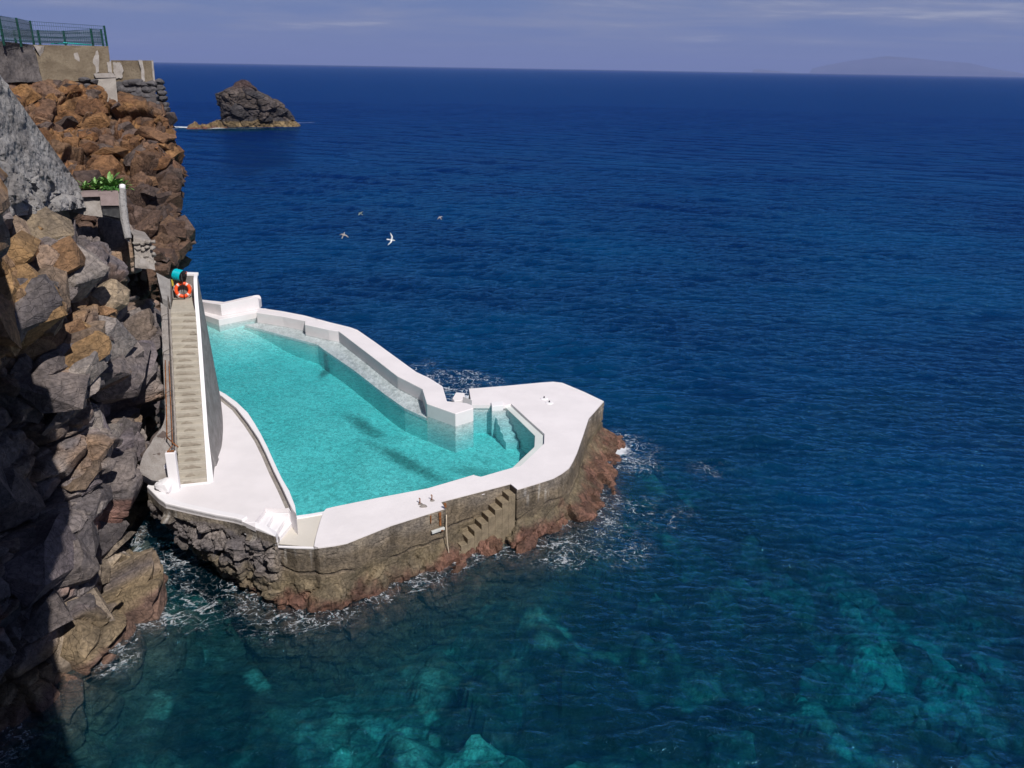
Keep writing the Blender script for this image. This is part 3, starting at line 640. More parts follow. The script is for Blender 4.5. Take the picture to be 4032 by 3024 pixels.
shal = np.zeros_like(X); foam = np.zeros_like(X); cap = np.zeros_like(X)
q = P3[:nn_ * na]
sd_ = dsh[:nn_].ravel()
warpd = sd_ + 2.5 * fbm(q, 9, 71, 3)
sh = 1 - sm(warpd, 1.0, 14.0)
south = sm(34 - q[:, 1], -8, 10)                         # shallow shelf lies on the near side of the pool
broad = sm(40 - q[:, 1] + 6 * fbm(q, 14, 72, 3), 0, 15) * .80 * (1 - sm(q[:, 0], 16, 34) * .5)
shal[:nn_] = np.clip(np.maximum(sh * (.25 + .75 * south), broad), 0, 1).reshape(nn_, na)
shal *= sm(np.minimum(dsh, 1e3), -1, 0) if False else 1
# white water where the swell breaks: (photo x, y, radius m, strength)
for bx_, by_, rad, st in [(2410, 1765, 1.5, 1.25), (2480, 1800, 1.3, .9), (2330, 1830, .9, .95), (2290, 1860, .7, .9), (2300, 1960, 1.2, .95), (2360, 2040, 1.3, .55), (2280, 2120, 1.1, .55), (2420, 2150, 1.4, .34), (2560, 2030, 2.0, .22), (2790, 1850, 1.2, .22), (2200, 2180, .9, .8),
                          (1650, 2265, .8, .95), (1580, 2290, .7, .85), (1790, 2205, .6, 1.15), (1850, 2180, .5, .9), (1990, 2165, .6, .7), (1480, 2340, .6, .8), (1330, 2390, .8, .75), (1200, 2420, 1.0, .72), (1090, 2440, .9, .66), (1000, 2390, 1.0, .45),
                          (700, 2200, 1.0, .8), (640, 2250, .8, .9), (760, 2310, 1.0, .6), (680, 2420, .9, .68), (590, 2370, .6, .95), (800, 2400, 1.0, .52), (470, 2600, .6, .6),
                          (1800, 1520, 1.4, .8), (1740, 1495, 1.2, .65), (1860, 1500, 1.0, .7), (1920, 1510, 1.0, .45), (1650, 1440, 1.0, .35), (1780, 1570, 1.0, .95), (1830, 1560, .8, 1.1)]:
    c_ = at(bx_, by_, 0); d_ = np.hypot(X[:nn_] - c_[0], Y[:nn_] - c_[1])
    foam[:nn_] = np.maximum(foam[:nn_], st * np.exp(-(d_ / rad) ** 2))
foam[:nn_] = np.maximum(foam[:nn_], (.80 * np.exp(-(dsh[:nn_] / .6) ** 2)) * sm(fbm(q, 1.8, 75, 3), -.35, .45).reshape(nn_, na))
far_i = np.where((rr > 200) & (rr < 300))[0]; f0, f1_ = far_i[0], far_i[-1] + 1
ds = seg_dist(P2[f0 * na:f1_ * na], stack_line).reshape(-1, na)
foam[f0:f1_] = np.maximum(foam[f0:f1_], 1.15 * np.exp(-(ds / 1.5) ** 2) * (X[f0:f1_] < -77) + .8 * np.exp(-(ds / .9) ** 2))
shal[f0:f1_] = np.maximum(shal[f0:f1_], .75 * np.exp(-(np.maximum(0, ds - 2) / 7) ** 2) * (Y[f0:f1_] < 236))
for ax_, ay_, bx_, by_ in [(1148, 484, 1225, 482), (640, 508, 740, 507)]:
    a_, b_ = at(ax_, ay_, 0), at(bx_, by_, 0); d_ = seg_dist(P2[f0 * na:f1_ * na], [a_, b_]).reshape(-1, na)
    foam[f0:f1_] = np.maximum(foam[f0:f1_], 1.1 * np.exp(-(d_ / 1.0) ** 2))
farf = sm(np.log10(np.maximum(Rr, 1)), math.log10(45), math.log10(420))
sea_me = grid_mesh('sea', np.stack([X, Y, Z], -1), smooth=True, attrs={'shallow': shal, 'foam': foam, 'far': farf, 'cap': cap})
sea = link('sea', sea_me, water_mat('sea_water', ((.0003, .015, .064), (.0005, .042, .122), (.0003, .036, .062), (.0009, .010, .098)), .52, .62, (.12, .84, .905), .42, True))
struct(sea, 'deep blue rippled ocean turning teal over the shallows')
# seabed with boulders
bx = np.linspace(-20, 56, 560); by = np.linspace(8, 70, 460); X, Y = np.meshgrid(bx, by); q = np.stack([X.ravel(), Y.ravel(), np.zeros(X.size)], -1)
d_ = np.minimum(seg_dist(q, shore_line), seg_dist(q, cliff_line)); d_ = np.maximum(d_ + 1.6 * fbm(q, 1.6, 80, 4) * sm(d_, .3, 2), 0)
zb = -lerp(2.7, 4.2, sm(d_, 0, 8)) - lerp(0, 1.8, sm(d_, 5, 17)) - lerp(0, 8, sm(d_, 16, 55)) - 4 * sm(q[:, 1], 34, 60) + .5 * fbm(q, 5, 81, 3)
f1, f2, r_, v_ = cells(q + np.stack([fbm(q, 1.5, 181, 2), fbm(q, 1.5, 182, 2), 0 * q[:, 0]], -1) * .35, 1.9, 82); zb += np.where(r_[:, 0] > .25, .85 * np.sqrt(np.clip(.40 - f1 ** 2, 0, 1)) * (.4 + r_[:, 1]), 0)
g1, g2, r2, v2 = cells(q, .8, 83); zb += np.where(r2[:, 0] > .4, .42 * np.sqrt(np.clip(.30 - g1 ** 2, 0, 1)), 0)
zb = np.minimum(zb, -.45)
alb = np.where(r_[:, 0] > .25, .10 + .46 * r_[:, 2] ** 1.5, .07) * np.where(g2 - g1 < .10, .45, 1) * (.65 + .7 * r2[:, 3]) * (1 + .6 * fbm(q, .9, 84, 4)); alb *= np.clip(1 + 1.0 * fbm(q, 6, 85, 3), .30, 1.8) * (.55 + .6 * sm(d_, 3, 14)); alb = np.clip(alb * 1.5, .02, .70)
colb = alb[:, None] * np.array((.95, 1.0, .82)); pkm = (1 - sm(d_, .2, 1.6))[:, None]; colb = colb * (1 - pkm) + np.array((.20, .10, .08)) * pkm
me = grid_mesh('seabed', np.stack([X.ravel(), Y.ravel(), zb], -1).reshape(X.shape + (3,)), colb.reshape(X.shape + (3,)), smooth=False)
struct(link('seabed', me, M['shore']), 'pale boulders and dark gaps of the sea floor under clear water')
bm = bmesh.new(); vs = [bm.verts.new(p) for p in ((-42000, -300, -16), (42000, -300, -16), (42000, 42000, -16), (-42000, 42000, -16))]; bm.faces.new(vs)
struct(bm_obj('deep_seabed', bm, simple('dark_sand', (.02, .03, .035), .9, .1, .1)), 'dark deep sea floor')

# ------------------------------------------------------------------ staircase
stair = thing('staircase', 'long straight concrete staircase with white coping hugging the cliff', 'staircase', (-11.4, 25.6, TR))
fl, frt = np.array(at(706, 1911, TR)[:2]), np.array(at(816, 1900, TR)[:2]); tl, trt = np.array(at(672, 1221, 7.5)[:2]), np.array(at(770, 1219, 7.5)[:2])
NS = 25; ZT = 7.5
bm = bmesh.new()
for k in range(NS):
    z1 = TR + (ZT - TR) * (k + 1) / NS; a, b = k / NS, (k + 1) / NS
    jl, jr = rng.normal(0, .014), rng.normal(0, .014); tz = rng.normal(0, .01)
    L0, R0, L1, R1 = lerp(fl, tl, a), lerp(frt, trt, a), lerp(fl, tl, b + .03), lerp(frt, trt, b + .03)
    u_ = (tl - fl) / np.linalg.norm(tl - fl)
    m0, m1 = (L0 + R0) / 2 - u_ * (.02 + .012 * rng.random()), (L1 + R1) / 2
    prism(bm, [tuple(L0 + u_ * jl), tuple(m0), tuple(R0 + u_ * jr), tuple(R1), tuple(m1), tuple(L1)], TR - .3, [z1 + tz - .012, z1 + tz, z1 - tz * .5 - .006, z1, z1 + .004, z1])
u_ = (tl - fl) / np.linalg.norm(tl - fl)
LB, RB = tl + u_ * 2.0, trt + u_ * 2.0
prism(bm, [tuple(tl + u_ * .02), tuple(trt + u_ * .02), tuple(RB), tuple(LB)], TR - .3, ZT - .004)
bm_obj('steps', bm, M['step'], stair, bevel=0.018, seg=2)
# worn brown riser faces
bm = bmesh.new()
for k in range(NS):
    a = k / NS; L0, R0 = lerp(fl, tl, a), lerp(frt, trt, a); z0 = TR + (ZT - TR) * k / NS; hgt = (ZT - TR) / NS
    lo, hi = (.0, .95) if k > NS * .75 else (.03, .9)
    s0_, s1_ = sorted((lo + rng.random() * .25, hi - rng.random() * .3))
    if k > NS * .72: s0_, s1_ = (.35 + .4 * rng.random(), .98)
    n_ = 9; pts_b, pts_t = [], []
    for j in range(n_):
        t = s0_ + (s1_ - s0_) * j / (n_ - 1); p = L0 * (1 - t) + R0 * t - u_ * (.034 if .1 < t < .9 else .03)
        e = math.sin(math.pi * j / (n_ - 1)) ** .5
        pts_b.append((p[0], p[1], z0 + .012 + .02 * rng.random())); pts_t.append((p[0] - u_[0] * .0, p[1] - u_[1] * .0, z0 + .02 + (hgt - .05) * e * (.5 + .5 * rng.random())))
    vb = [bm.verts.new(p) for p in pts_b]; vt = [bm.verts.new(p) for p in pts_t]
    vb2 = [bm.verts.new((p[0] + u_[0] * .03, p[1] + u_[1] * .03, p[2])) for p in pts_b]; vt2 = [bm.verts.new((p[0] + u_[0] * .03, p[1] + u_[1] * .03, p[2])) for p in pts_t]
    for j in range(n_ - 1): bm.faces.new((vb[j], vb[j + 1], vt[j + 1], vt[j])); bm.faces.new((vt[j], vt[j + 1], vt2[j + 1], vt2[j])); bm.faces.new((vb[j], vb2[j], vb2[j + 1], vb[j + 1]))
bm_obj('riser_wear', bm, M['riser'], stair)
# side wall on the pool side and its white coping
nst = 40; inn, out, zt_, base = [], [], [], []
xr = np.array([u_[1], -u_[0]])
for k in range(nst + 1):
    s = k / nst; Ltot = np.linalg.norm(trt - frt); sdist = s * (Ltot + 2.05)
    p = frt + u_ * sdist
    z_ = TR + (ZT - TR) * min(sdist / Ltot, 1.0) + .045 + .17 * sm(np.array(sdist), 0, .3) * 0
    if sdist > Ltot - 1.0: z_ += .95 * float(sm(np.array(sdist), Ltot - .9, Ltot + 1.45))
    if sdist > Ltot: z_ = z_
    wd = .15 + .06 * (1 - float(sm(np.array(sdist), 0, 1.8)))
    inn.append((*p, z_)); out.append((*(p + xr * wd), z_))
    bt = .10 + .45 * float(sm(np.array(sdist), .2, 3.2) * (1 - .45 * sm(np.array(sdist), 4.0, 9))) + (.14 if 1.4 < sdist < 1.9 else 0)
    base.append((*(p + xr * (wd + bt)), 1.4))
def ribbon(bm, rows, closed=False):
    vs = [[bm.verts.new(p) for p in r] for r in rows]
    for i in range(len(vs) - 1):
        for j in range(len(vs[0]) - 1): bm.faces.new((vs[i][j], vs[i][j + 1], vs[i + 1][j + 1], vs[i + 1][j]))
    for e in (0, -1):
        pass
    return vs
Ld = lambda r, d: [(p[0], p[1], p[2] + d) for p in r]
bm = bmesh.new()
vs = [[bm.verts.new(p) for p in r] for r in (Ld(inn, -.10), inn, out, Ld(out, -.10))]
for i in range(4):
    for j in range(nst): bm.faces.new((vs[i][j], vs[i][j + 1], vs[(i + 1) % 4][j + 1], vs[(i + 1) % 4][j]))
bm.faces.new([v[0] for v in vs]); bm.faces.new([v[-1] for v in vs[::-1]])
bm_obj('coping', bm, M['white2'], stair, bevel=0.02)
bm = bmesh.new(); i2 = [(p[0] + xr[0] * .015, p[1] + xr[1] * .015, p[2] - .101) for p in inn]; o2 = [(p[0] - xr[0] * .015, p[1] - xr[1] * .015, p[2] - .101) for p in out]; ib = [(p[0], p[1], 1.4) for p in i2]
vs = [[bm.verts.new(p) for p in r] for r in (ib, i2, o2, base)]
for i in range(4):
    for j in range(nst): bm.faces.new((vs[i][j], vs[i][j + 1], vs[(i + 1) % 4][j + 1], vs[(i + 1) % 4][j]))
bm.faces.new([v[0] for v in vs]); bm.faces.new([v[-1] for v in vs[::-1]])
bm_obj('side_wall', bm, M['grey_wall'], stair)
# back wall of the landing with white top, and the wing on the cliff side
zb_ = inn[-1][2]
bm = bmesh.new(); p0, p1 = LB + xr * .42, RB + xr * .02
prism(bm, [tuple(p0), tuple(p1), tuple(p1 + u_ * .2), tuple(p0 + u_ * .2)], 2, zb_ - .101); prism(bm, [tuple(LB - xr * .35), tuple(p0 - xr * .004), tuple(p0 + u_ * .2), tuple(LB - xr * .35 + u_ * .2)], 2, ZT + .75)
bm_obj('back_wall', bm, M['grey_wall'], stair)
bm = bmesh.new(); prism(bm, [tuple(p0 - u_ * .03), tuple(p1 + xr * .14 - u_ * .03), tuple(p1 + xr * .15 + u_ * .23), tuple(p0 + u_ * .23)], zb_ - .1, [zb_ + .03, zb_ + .003, zb_ + .003, zb_ + .03]); bm_obj('back_coping', bm, M['white2'], stair, bevel=.02)
bm = bmesh.new(); a, b = tl - xr * .02 + u_ * .2, LB - xr * .02
prism(bm, [tuple(a + u_ * .4), tuple(b), tuple(b - xr * .5), tuple(a - xr * .3 + u_ * .5)], 5, [ZT + .15, ZT + .75, ZT + 1.1, ZT + .35]); bm_obj('wing_wall', bm, M['grey_wall'], stair)
# rough mortar strip between stairs and rock, and white threshold
nsl, nwl = 150, 26; P = np.zeros((nwl, nsl, 3))
for j in range(nsl):
    t = -.03 + 1.03 * j / (nsl - 1); A_ = lerp(fl, tl, t); wd = .34 + .85 * float(1 - sm(np.array(t), 0, .35))
    for i in range(nwl):
        q = i / (nwl - 1); p = A_ - xr * (wd * q - .01); P[i, j] = (p[0], p[1], TR + (ZT - TR) * max(t, 0) + .05 + (wd * .55 + .1) * q ** 1.6 - (0.25 if i == 0 else 0))
f = P.reshape(-1, 3); f2 = f.copy(); f2[:, 2] += fbm(f, .5, 771, 4) * .06 * sm(np.repeat(np.linspace(0, 1, nwl), nsl), 0, .3)
link('mortar_slope', grid_mesh('mortar_slope', f2.reshape(P.shape)), M['mortar'], stair)
bm = bmesh.new(); prism(bm, [tuple(fl - u_ * .1 - xr * .05), tuple(frt - u_ * .1 + xr * .12), tuple(frt + u_ * .0), tuple(fl + u_ * .0)], TR - .1, TR + .05); bm_obj('threshold', bm, M['white2'], stair, bevel=.03)

# white gate post and pipe handrail
pb = [np.array(at(*p, TR)[:2]) for p in ((668, 1932), (707, 1930))]
pst = thing('gate_post', 'thick white painted concrete post at the foot of the staircase', 'post', (*((pb[0] + pb[1]) / 2), TR))
d_ = (pb[1] - pb[0]) / np.linalg.norm(pb[1] - pb[0]); n_ = np.array([-d_[1], d_[0]])
PH = 1.42
bm = bmesh.new(); prism(bm, [tuple(pb[0]), tuple(pb[1]), tuple(pb[1] + n_ * .22), tuple(pb[0] + n_ * .22)], TR - .1, TR + PH)
for v in bm.verts:
    if v.co.z > TR + .5: v.co.x += .0; v.co.y += .05
bm_obj('post', bm, M['white2'], pst, bevel=.02)
bm = bmesh.new(); q0 = pb[0] + d_ * .05 + n_ * .08 + (0, .05); prism(bm, [tuple(q0), tuple(q0 + d_ * .24), tuple(q0 + d_ * .24 + n_ * .1), tuple(q0 + n_ * .1)], TR + PH, TR + PH + .03); bm_obj('pipe_bracket', bm, M['rust'], pst)
rail = thing('handrail', 'rusty thin pipe handrail along the cliff side of the staircase', 'handrail', (*fl, TR))
def stp(t, dx, dz): p = lerp(fl, tl, t) + xr * dx; return (p[0], p[1], TR + (ZT - TR) * t + dz)
top_ = [(q0[0] + .1, q0[1] + .05, TR + PH + .02)] + [stp(t, -.02, .78 - .1 * t) for t in np.linspace(.1, .98, 14)] + [stp(1.0, -.02, .35), stp(1.0, -.02, .05)]
bm = bmesh.new(); tube(bm, top_, .022, 7); bm_obj('top_rail', bm, M['grey_pipe'], rail, smooth=True)
bm = bmesh.new(); tube(bm, [(q0[0] + .02, q0[1] + .05, TR + PH + .02)] + [stp(t, -.10, .70 - .2 * t) for t in np.linspace(.12, .6, 7)], .018, 6); bm_obj('lower_rail', bm, M['rust'], rail, smooth=True)
bm = bmesh.new(); tube(bm, [stp(t, -.30 + .1 * t, .62 - .2 * t) for t in np.linspace(.17, .62, 5)], .02, 6); tube(bm, [stp(.18, -.30, .6), stp(.10, -.05, .9), stp(.09, .1, .8)], .022, 6); bm_obj('outer_rail', bm, M['rust'], rail, smooth=True)
for t in (.20, .42, .66, .88):
    bm = bmesh.new(); tube(bm, [stp(t, -.02, .74 - .1 * t), stp(t, -.28, .55), stp(t, -.35, .25)], .014, 6); bm_obj('stay', bm, M['grey_pipe'], rail, smooth=True)

# lifebuoy leaning on the back wall
lc = np.array([*(lerp(LB, RB, .46) - u_ * .16), ZT + .36])
buoy = thing('lifebuoy', 'orange ring lifebuoy with pale bands leaning on the wall at the top of the staircase', 'lifebuoy', tuple(lc))
ex = Vector((xr[0], xr[1], 0)); ez = Vector((u_[0] * .18, u_[1] * .18, 1)).normalized(); en = ex.cross(ez).normalized()
def torus(bm, c, Rm, rm, a0=0, a1=2 * math.pi, n=48, k=14, sc=1.0):
    closed = abs(a1 - a0 - 2 * math.pi) < 1e-6; rings = []
    for i in range(n if closed else n + 1):
        a = a0 + (a1 - a0) * i / n; d = ex * math.cos(a) + ez * math.sin(a)
        rings.append([bm.verts.new(Vector(c) + d * (Rm + rm * sc * math.cos(2 * math.pi * j / k)) + en * (rm * .8 * sc * math.sin(2 * math.pi * j / k))) for j in range(k)])
    for i in range(len(rings) if closed else len(rings) - 1):
        for j in range(k): bm.faces.new((rings[i][j], rings[(i + 1) % len(rings)][j], rings[(i + 1) % len(rings)][(j + 1) % k], rings[i][(j + 1) % k]))
bm = bmesh.new(); torus(bm, lc, .270, .070); bm_obj('ring', bm, M['orange'], buoy, smooth=True)
for a in (R(52), R(128), R(-47), R(-133)):
    bm = bmesh.new(); torus(bm, lc, .270, .070, a - .13, a + .13, 6, 14, 1.05); bm_obj('band', bm, M['band'], buoy, smooth=True)
bm = bmesh.new()
tube(bm, [Vector(lc) + ex * math.cos(a) * (.352 + .02 * math.sin(a * 5)) + ez * math.sin(a) * (.352 + .02 * math.sin(a * 5)) - en * .02 for a in np.linspace(R(150), R(395), 26)], .011, 6)
bm_obj('grab_rope', bm, M['band'], buoy, smooth=True)

# hose reel on its stand behind the lifebuoy
hc_ = np.array([*(lerp(LB, RB, .36) - u_ * .10), ZT + .98])
reel = thing('hose_reel', 'turquoise hose wound on a black reel stand above the lifebuoy', 'hose reel', (hc_[0], hc_[1], ZT))
ax_ = Vector((xr[0] * .8 - u_[0] * .55, xr[1] * .8 - u_[1] * .55, -.15)).normalized(); b1 = ax_.orthogonal().normalized(); b2 = ax_.cross(b1)
def disc(bm, c, r, h, n=28):
    A = [bm.verts.new(c + (b1 * math.cos(2 * math.pi * k / n) + b2 * math.sin(2 * math.pi * k / n)) * r - ax_ * h / 2) for k in range(n)]
    B = [bm.verts.new(c + (b1 * math.cos(2 * math.pi * k / n) + b2 * math.sin(2 * math.pi * k / n)) * r + ax_ * h / 2) for k in range(n)]
    bm.faces.new(A[::-1]); bm.faces.new(B)
    for k in range(n): bm.faces.new((A[k], A[(k + 1) % n], B[(k + 1) % n], B[k]))
hv = Vector(hc_)
bm = bmesh.new()
for k in range(7): 
    cc = hv + ax_ * (-.17 + .05 * k); tube(bm, [cc + (b1 * math.cos(a) + b2 * math.sin(a)) * (.20 + .012 * (k % 2)) + ax_ * .01 * math.sin(a) for a in np.linspace(0, 2 * math.pi, 25)], .03, 7)
bm_obj('hose', bm, M['hose'], reel, smooth=True)
for sgn in (-1, 1):
    bm = bmesh.new(); disc(bm, hv + ax_ * (.215 * sgn), .235, .03); bm_obj('flange', bm, M['black'], reel, bevel=.008)
bm = bmesh.new(); disc(bm, hv, .16, .40); disc(bm, hv + ax_ * .26, .05, .12); bm_obj('hub', bm, M['black'], reel)
bm = bmesh.new(); fL = np.array([*(LB - u_ * .12 + xr * .06)]); fR = np.array([*(lerp(LB, RB, .5) - u_ * .36)])
tube(bm, [(fL[0], fL[1], ZT + .01), (fL[0], fL[1], ZT + .84)], .02, 6); tube(bm, [(fL[0], fL[1], ZT + .84), (fR[0], fR[1], ZT + .86)], .018, 6)
tube(bm, [(fR[0], fR[1], ZT + 1.08), (fR[0], fR[1], ZT + .01), (fL[0] - .0, fL[1] - .25, ZT + .02)], .02, 6)
bm_obj('stand', bm, M['dark_metal'], reel, smooth=True)
bm = bmesh.new(); prism(bm, [(fL[0] - .03, fL[1] - .03), (fL[0] + .03, fL[1] - .03), (fL[0] + .03, fL[1] + .03), (fL[0] - .03, fL[1] + .03)], ZT + .52, ZT + .8); bm_obj('sleeve', bm, M['yellow'], reel)
rp_ = thing('throw_rope', 'bundle of orange rope lying on the white wall top beside the reel', 'rope', (p0[0] + .2, p0[1], zb_ + .03))
bm = bmesh.new()
for k in range(4):
    ph = rng.random() * 6; tube(bm, [(p0[0] + .06 + .11 * j / 3 * 1.1 + .02 * math.sin(ph + j), p0[1] - .02 + .05 * math.sin(ph + j * 1.3) - .03 * j / 3, zb_ + .055 + .03 * math.sin(ph * 2 + j * 1.7) + .02 * (k % 2)) for j in range(-1, 6)], .016, 6)
bm_obj('coil', bm, M['redrope'], rp_, smooth=True)
tag(rp_, 'bundle of orange rope lying on the white wall top beside the reel', 'rope')

# ------------------------------------------------------------------ cliffs
def rock_sheet(name, ctrl, nr, nc, levels, seed, colour, mat, ref, parent=None, edge=None, wrap=False, fine=.014):
    P = upsample(np.asarray(ctrl, float), nr, nc) if not wrap else ctrl
    N = normals(P); flat = P.reshape(-1, 3); n = N.reshape(-1, 3)
    sgn = np.sign((n * (np.asarray(ref) - flat)).sum(1)); n = n * np.where(sgn == 0, 1, sgn)[:, None]
    # smooth the relief direction so blocks keep clean faces
    n = n / np.linalg.norm(n, axis=1, keepdims=True)
    h, rn = blocky(flat, levels, seed); h = h + fbm(flat, .45, seed + 5, 3) * fine
    hg = h.reshape(nr, nc).copy(); hp = np.pad(hg, 1, mode='edge'); hg = (hp[:-2, 1:-1] + hp[2:, 1:-1] + hp[1:-1, :-2] + hp[1:-1, 2:] + 7 * hg) / 11; h = hg.ravel()
    if edge is not None: h = h * edge(flat, nr, nc)
    Q = flat + n * h[:, None]
    col = colour(flat, rn, h)
    me = grid_mesh(name, Q.reshape(nr, nc, 3), np.clip(col.reshape(nr, nc, 3), .008, 1), smooth=False)
    o = link(name, me, mat, parent); SHEETS[name] = (Q.reshape(nr, nc, 3), n.reshape(nr, nc, 3)); return o
SHEETS = {}
def angular_blocks(name, owner, mat, count, smin, smax, seed, rows, cols, keep, colour):
    """sharp-edged fractured blocks standing half out of a rock face, one mesh belonging to that face"""
    Q, N = SHEETS[owner.name]; nr, nc = Q.shape[:2]; rr_ = np.random.default_rng(seed); V, Fc, Cc = [], [], []; off = 0; made = 0
    while made < count:
        i, j = int(rr_.uniform(*rows) * nr), int(rr_.uniform(*cols) * nc); c, n = Q[i, j], N[i, j]
        if not keep(c): continue
        made += 1; sz = smin + (smax - smin) * rr_.random() ** 1.8
        pts = rr_.normal(size=(15, 3)); pts /= np.linalg.norm(pts, axis=1, keepdims=True); pts = np.sign(pts) * np.abs(pts) ** .62
        pts *= np.array((.62, .75, .44)) * sz * (.8 + .4 * rr_.random(3))
        Rm = np.array(Matrix.Rotation(R(14) + .25 * rr_.normal(), 3, 'X') @ Matrix.Rotation(R(-9) + .25 * rr_.normal(), 3, 'Y') @ Matrix.Rotation(rr_.random() * 6.28, 3, 'Z'))
        bm = bmesh.new()
        for p in pts @ Rm.T: bm.verts.new(p + c - n * sz * (.30 + .12 * rr_.random()))
        r_ = bmesh.ops.convex_hull(bm, input=bm.verts); bmesh.ops.delete(bm, geom=[g_ for g_ in r_['geom_interior'] if isinstance(g_, bmesh.types.BMVert)], context='VERTS')
        bmesh.ops.dissolve_limit(bm, angle_limit=R(17), verts=bm.verts, edges=bm.edges); bmesh.ops.triangulate(bm, faces=bm.faces)
        bmesh.ops.subdivide_edges(bm, edges=bm.edges, cuts=4, use_grid_fill=True)
        bm.verts.index_update(); A_ = np.array([v.co[:] for v in bm.verts]); A_ = A_ + (np.stack([fbm(A_, .30, seed + k, 3) for k in range(3)], -1)) * .022
        V.append(A_); Fc += [[v.index + off for v in f.verts] for f in bm.faces]; off += len(A_); Cc.append(np.repeat(colour(c, rr_)[None], len(A_), 0)); bm.free()
    me = bpy.data.meshes.new(name); P_ = np.concatenate(V); me.from_pydata(P_.tolist(), [], Fc)
    a = me.color_attributes.new('Col', 'FLOAT_COLOR', 'POINT'); c4 = np.ones((len(P_), 4), np.float32); c4[:, :3] = np.concatenate(Cc) * (1 + .22 * fbm(P_, .5, seed + 9, 4))[:, None]
    a.data.foreach_set('color', np.clip(c4, .01, 1).reshape(-1)); return link(name, me, mat, owner)
def pick(u, pal):
    pal = np.array(pal); k = np.minimum((u * len(pal)).astype(int), len(pal) - 1); return pal[k]
# main near cliff
CY = [13, 17, 19.5, 21.5, 23.3, 24.6, 26, 28, 30, 32, 33.5, 35.5]
rowsX = [(-1.5, [-14.5, -13.4, -11.6, -11.5, -11.5, -12.2, -14.0, -14.2, -14.6, -15.3, -16, -16.5]),
         (0.3, [-15, -13.9, -12.6, -12.5, -12.75, -13.6, -14.4, -14.5, -14.9, -15.6, -16.1, -16.6]),
         (1.6, [-15, -14.1, -13.4, -13.1, -13.3, -13.9, -14.6, -14.3, -14.6, -15.3, -16, -16.5]),
         (3.2, [-15, -14.6, -14.1, -13.4, -13.0, -13.3, -13.9, -14.1, -14.6, -15.2, -15.8, -16.3]),
         (5.2, [-15.5, -15.2, -14.8, -14.1, -13.4, -13.4, -14.0, -14.4, -14.7, -15.2, -15.7, -16.2]),
         (7.2, [-15.8, -15.6, -15.3, -14.7, -13.9, -13.8, -14.4, -14.7, -14.9, -15.3, -15.7, -16.2]),
         (8.6, [-15.9, -15.7, -15.5, -15.1, -14.4, -14.0, -13.9, -14.1, -14.5, -15.1, -15.6, -16.4]),
         (10.0, [-14.8, -14.1, -13.6, -13.65, -13.9, -14.3, -14.75, -15.2, -15.6, -15.9, -16, -16.8]),
         (11.0, [-15, -14.3, -14.05, -14.15, -14.55, -14.95, -15.6, -16.2, -16.6, -16.9, -17.2, -17.5])]
zcap = lambda z_, y_: min(z_, np.interp(y_, [26, 28, 30, 32, 34], [99, 11.2, 10.6, 9.9, 9.4]) + .06 * max(0, z_ - 9))
ctrl = [[(xx - (1.15 if yy > 29 and zz0 > 9 else .95 * float(sm(np.array(yy), 26.5, 29.5)) if zz0 > 7 else 0), yy, zcap(zz0, yy)) for xx, yy in zip(xs, CY)] for zz0, xs in rowsX]
ctrl.insert(0, [(p[0] + .25, p[1] - .1, -4.2) for p in ctrl[0]])
ctrl.append([(xx, yy, zcap(zz0, yy)) for xx, yy, zz0 in zip([-16, -15.2, -15, -15.2, -15.6, -16.2, -17, -17.6, -18, -18.2, -18.5, -19], CY, [13.2, 13.2, 13.1, 12.9, 12.6, 12.4, 12.0, 11.6, 11.3, 11.1, 11, 11])])
ctrl.append([(xx - 5, yy + .4, zz0 + (.9 if yy < 27 else .2)) for xx, yy, zz0 in ctrl[-1]])
PAL = [(.145, .124, .120), (.172, .148, .140), (.115, .102, .104), (.200, .174, .164), (.20, .148, .110), (.158, .136, .132), (.232, .206, .192), (.135, .116, .124)]
def col_near(p, rn, h):
    r0, r1 = rn[0][0], rn[1][0]
    c = pick(r0[:, 4] * .999, PAL) * .55 + pick(r1[:, 4] * .999, PAL) * .45
    up = sm(p[:, 2] + 1.5 * fbm(p, 2.5, 900, 2), 7.8, 10.5) * sm(33 - p[:, 1], 2, 8)
    ochre = np.array((.33, .19, .08)) * (.65 + .6 * r1[:, 3])[:, None]
    k = up * sm(r0[:, 3] * .6 + r1[:, 5] * .4, .35, .6); c = c + (ochre - c) * (k * .92)[:, None]
    pat = sm(fbm(p, 1.7, 905, 4), .25, .7) * sm(p[:, 2], 1.5, 5); c = c + (np.array((.36, .19, .07)) - c) * (pat * .32)[:, None]
    red = sm(fbm(p, 1.2, 906, 3), .35, .7) * sm(4.5 - p[:, 2], 0, 1) * sm(p[:, 2], 1.4, 2.2); c = c + (np.array((.27, .115, .075)) - c) * (red * .55)[:, None]
    lo = sm(1.3 - p[:, 2] + .7 * fbm(p, .9, 907, 3), 0, .8); c = c + (np.array((.24, .18, .10)) - c) * (lo * .75)[:, None]
    pk = sm(.25 - p[:, 2] + .25 * fbm(p, .7, 908, 3), 0, .3); c = c + (np.array((.135, .075, .07)) - c) * (pk * .7)[:, None]
    return c * (1 + .25 * fbm(p, .8, 909, 4))[:, None]
cl = rock_sheet('cliff', ctrl, 450, 560, [((2.7, 3.0, 1.7), .66, .72, .50), ((1.1, 1.25, .72), .17, .24, .20), ((.42, .46, .34), .012, .02, .012)], 41, col_near, M['rock'], (30, 25, 9))
struct(cl, 'dark fractured basalt cliff with orange patches beside the staircase')
